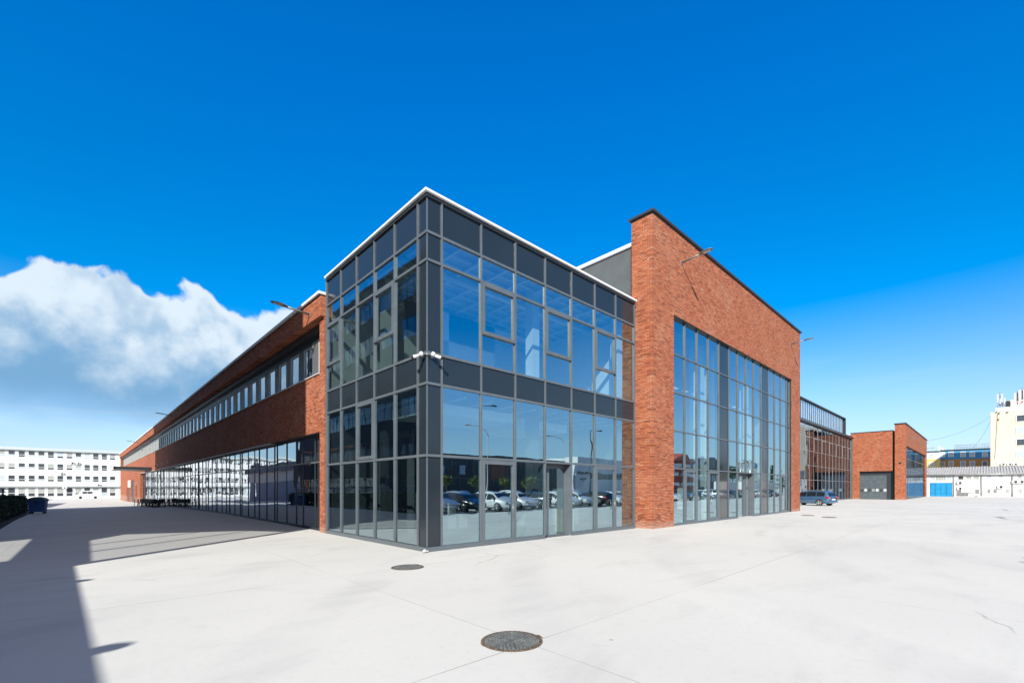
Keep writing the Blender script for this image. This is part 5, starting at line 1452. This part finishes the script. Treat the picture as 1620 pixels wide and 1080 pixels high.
    for k in (19, 20, 21, 23, 24, 25, 28): m.box(-4.85 + k * 1.45, -45.945, 3.9, -3.65 + k * 1.45, -45.93, 5.2)
    m.build('lit_blind', WIN_L, P)
    t = thing('sign_panel', 'tall white sign panel with a small dark winged emblem mirrored in the corner block', 'sign', (63.5, -43, 0))
    m = MB(); m.box(-2.0, -0.15, 0.3, 2.0, 0.15, 4.4); m.build('panel', WHITE_P, t)
    m = MB(); m.box(-0.25, -0.1, 0, 0.25, 0.1, 0.3); m.build('foot', ANTH, t)
    m = MB(); m.tube([(0.30 * math.cos(a), 0.155, 3.5 + 0.30 * math.sin(a)) for a in [2 * math.pi * i / 20 for i in range(21)]], 0.05, 5, False)
    for s in (-1, 1):
        m.prism([(s * 0.38, 3.42), (s * 0.38, 3.62), (s * 1.25, 3.78), (s * 1.0, 3.60), (s * 0.85, 3.5)], 'y', 0.152, 0.17)
    m.build('emblem', ANTH, t)
    P = thing('white_hall', 'plain white hall with a dark window strip mirrored at the right of the corner block', 'building', (0, 0, 0))
    m = MB(); m.box(70, -66, 0.001, 112, -50, 8.6); m.build('wall', WALL_W, P)
    m = MB()
    for k in range(20): m.box(71 + k * 2, -49.99, 4.0, 72.7 + k * 2, -49.9, 5.3)
    m.build('window', WIN_D, P)
    # trees
    BARK = pbr('bark', (0.09, 0.06, 0.04), 0.9)
    def tree(x, y, h, r, label, mat, kind='round', n=900, group=None):
        rng = random.Random(int(x * 7 + y)); t = thing('street_tree' if kind == 'round' else 'conifer_tree', label, 'tree', (x, y, 0), rng.uniform(0, 6), group)
        m = MB(); m.tube([(0, 0, 0), (0.03, 0, h * 0.3), (0, 0.04, h * (0.6 if kind == 'round' else 0.95))], [0.035 * h, 0.024 * h, 0.006 * h], 8)
        if kind == 'round':
            for k in range(5):
                a = 1.26 * k; m.tube([(0, 0, h * 0.5), (r * 0.6 * math.cos(a), r * 0.6 * math.sin(a), h * 0.78)], [0.012 * h, 0.004 * h], 5)
        m.build('trunk', BARK, t)
        cl = [(rng.uniform(-0.5, 0.5) * r, rng.uniform(-0.5, 0.5) * r, h * 0.72 + rng.uniform(-0.3, 0.3) * r, r * rng.uniform(0.45, 0.7)) for _ in range(7)]
        def smp():
            if kind == 'round':
                c = rng.choice(cl); v = Vector((rng.gauss(0, 1), rng.gauss(0, 1), rng.gauss(0, 1))).normalized() * c[3] * rng.uniform(0.5, 1.05)
                return (c[0] + v.x, c[1] + v.y, c[2] + v.z)
            q = rng.random() ** 0.7; a = rng.uniform(0, 6.283); rr = r * (1 - q) * (0.7 + 0.3 * math.sin(q * 40)) * math.sqrt(rng.uniform(0.3, 1)) + 0.05
            return (rr * math.cos(a), rr * math.sin(a), h * (0.12 + 0.88 * q))
        m = MB(); leafy(m, n, smp, 0.11 * r + 0.12, rng); m.build('crown', mat, t)
    YG = pbr('leaf_yellow_green', (0.10, 0.13, 0.025), 0.6, 0, 0.4, 5)
    for i, (x, lb) in enumerate(((28.0, 'first'), (33.0, 'second'), (38.5, 'third'), (44.0, 'fourth'))):
        tree(x, -38.5, 3.7, 1.1, '%s small round yellow-green tree from the left mirrored behind the cars' % lb, YG, 'round', 700, 'small round trees by the showroom')
    for i, (x, y, h, lb) in enumerate(((186, -48, 10.5, 'left'), (199, -48, 12, 'middle'), (213, -47, 13, 'right'))):
        tree(x, y, h, 2.7, '%s of three tall dark conifers mirrored at the right of the hall portal' % lb, LEAF, 'cone', 1100, 'conifers mirrored in the hall portal')
    for i, (x, y, h, lb) in enumerate(((118, -38, 7.5, 'left bushy dark tree mirrored low in the middle of the hall portal'), (128, -40, 8.5, 'right bushy dark tree mirrored low in the middle of the hall portal'))):
        tree(x, y, h, 2.8, lb, LEAF, 'round', 1100, 'bushy trees mirrored in the hall portal')
    # red and white building, grey gable, silos
    P = thing('red_white_building', 'red roofed building with white balcony bands mirrored at the left of the hall portal', 'building', (0, 0, 0))
    MB().box(124, -74, 0.001, 141, -58, 10.2).build('wall', pbr('terracotta_wall', (0.36, 0.07, 0.04), 0.8, 0, 0.1), P)
    MB().prism([(123, 10.2), (132.5, 13.2), (142, 10.2)], 'y', -75, -57).build('roof', pbr('red_roof', (0.38, 0.07, 0.04), 0.7, 0, 0.2, 1), P)
    m = MB()
    for z in (2.6, 5.6, 8.4): m.box(125, -57.99, z, 130, -57.2, z + 1.1); m.box(133, -57.99, z, 139, -57.2, z + 1.1)
    m.build('balcony', WALL_W, P)
    P = thing('grey_gable_building', 'dark grey gabled building mirrored in the middle of the hall portal', 'building', (0, 0, 0))
    MB().box(148, -76, 0.001, 176, -60, 9.0).build('wall', pbr('grey_wall', (0.09, 0.10, 0.11), 0.8, 0, 0.15), P)
    MB().prism([(147, 9.0), (162, 13.0), (177, 9.0)], 'y', -77, -59).build('roof', ANTH, P)
    m = MB()
    for k in range(8): m.box(149.5 + k * 3, -59.99, 4.5, 151.6 + k * 3, -59.9, 6.6)
    m.build('window', WIN_L, P)
    s0 = None
    for i, (x, lb) in enumerate(((164.0, 'left shiny steel silo mirrored above the entrance of the hall portal'), (173.0, 'right shiny steel silo mirrored above the entrance of the hall portal'))):
        t = thing('steel_silo', lb, 'silo', (x, -50, 0), 0, 'steel silos')
        m = MB(); m.tube([(0, 0, 1.2), (0, 0, 11.0)], 1.9, 32); m.build('tank', pbr('silo_steel', (0.55, 0.57, 0.58), 0.25, 0.8, 0.1, 1), t)
        m = MB(); m.tube([(0, 0, 11.0), (0, 0, 12.1)], [1.9, 0.3], 32); m.build('cone_roof', STEEL, t)
        m = MB()
        for k in range(4): m.tube([(1.6 * math.cos(k * 1.57), 1.6 * math.sin(k * 1.57), 0), (1.6 * math.cos(k * 1.57), 1.6 * math.sin(k * 1.57), 1.2)], 0.12, 6)
        m.build('leg', STEEL, t)
    for i, x in enumerate((100, 112, 124)):
        t = thing('box_trailer', '%s white box trailer standing behind the cars mirrored in the hall portal' % ('left', 'middle', 'right')[i], 'trailer', (x, -30.5, 0), 0, 'white box trailers')
        m = MB(); m.box(-4.5, -1.2, 1.0, 4.5, 1.2, 3.3); m.build('box_body', WHITE_P, t, 0.04)
        for xx in (-2.6, 2.2, 3.3):
            m = MB(); m.tube([(xx, -1.2, 0.48), (xx, 1.2, 0.48)], 0.48, 14); m.build('wheel', RUBBER, t)
lot()
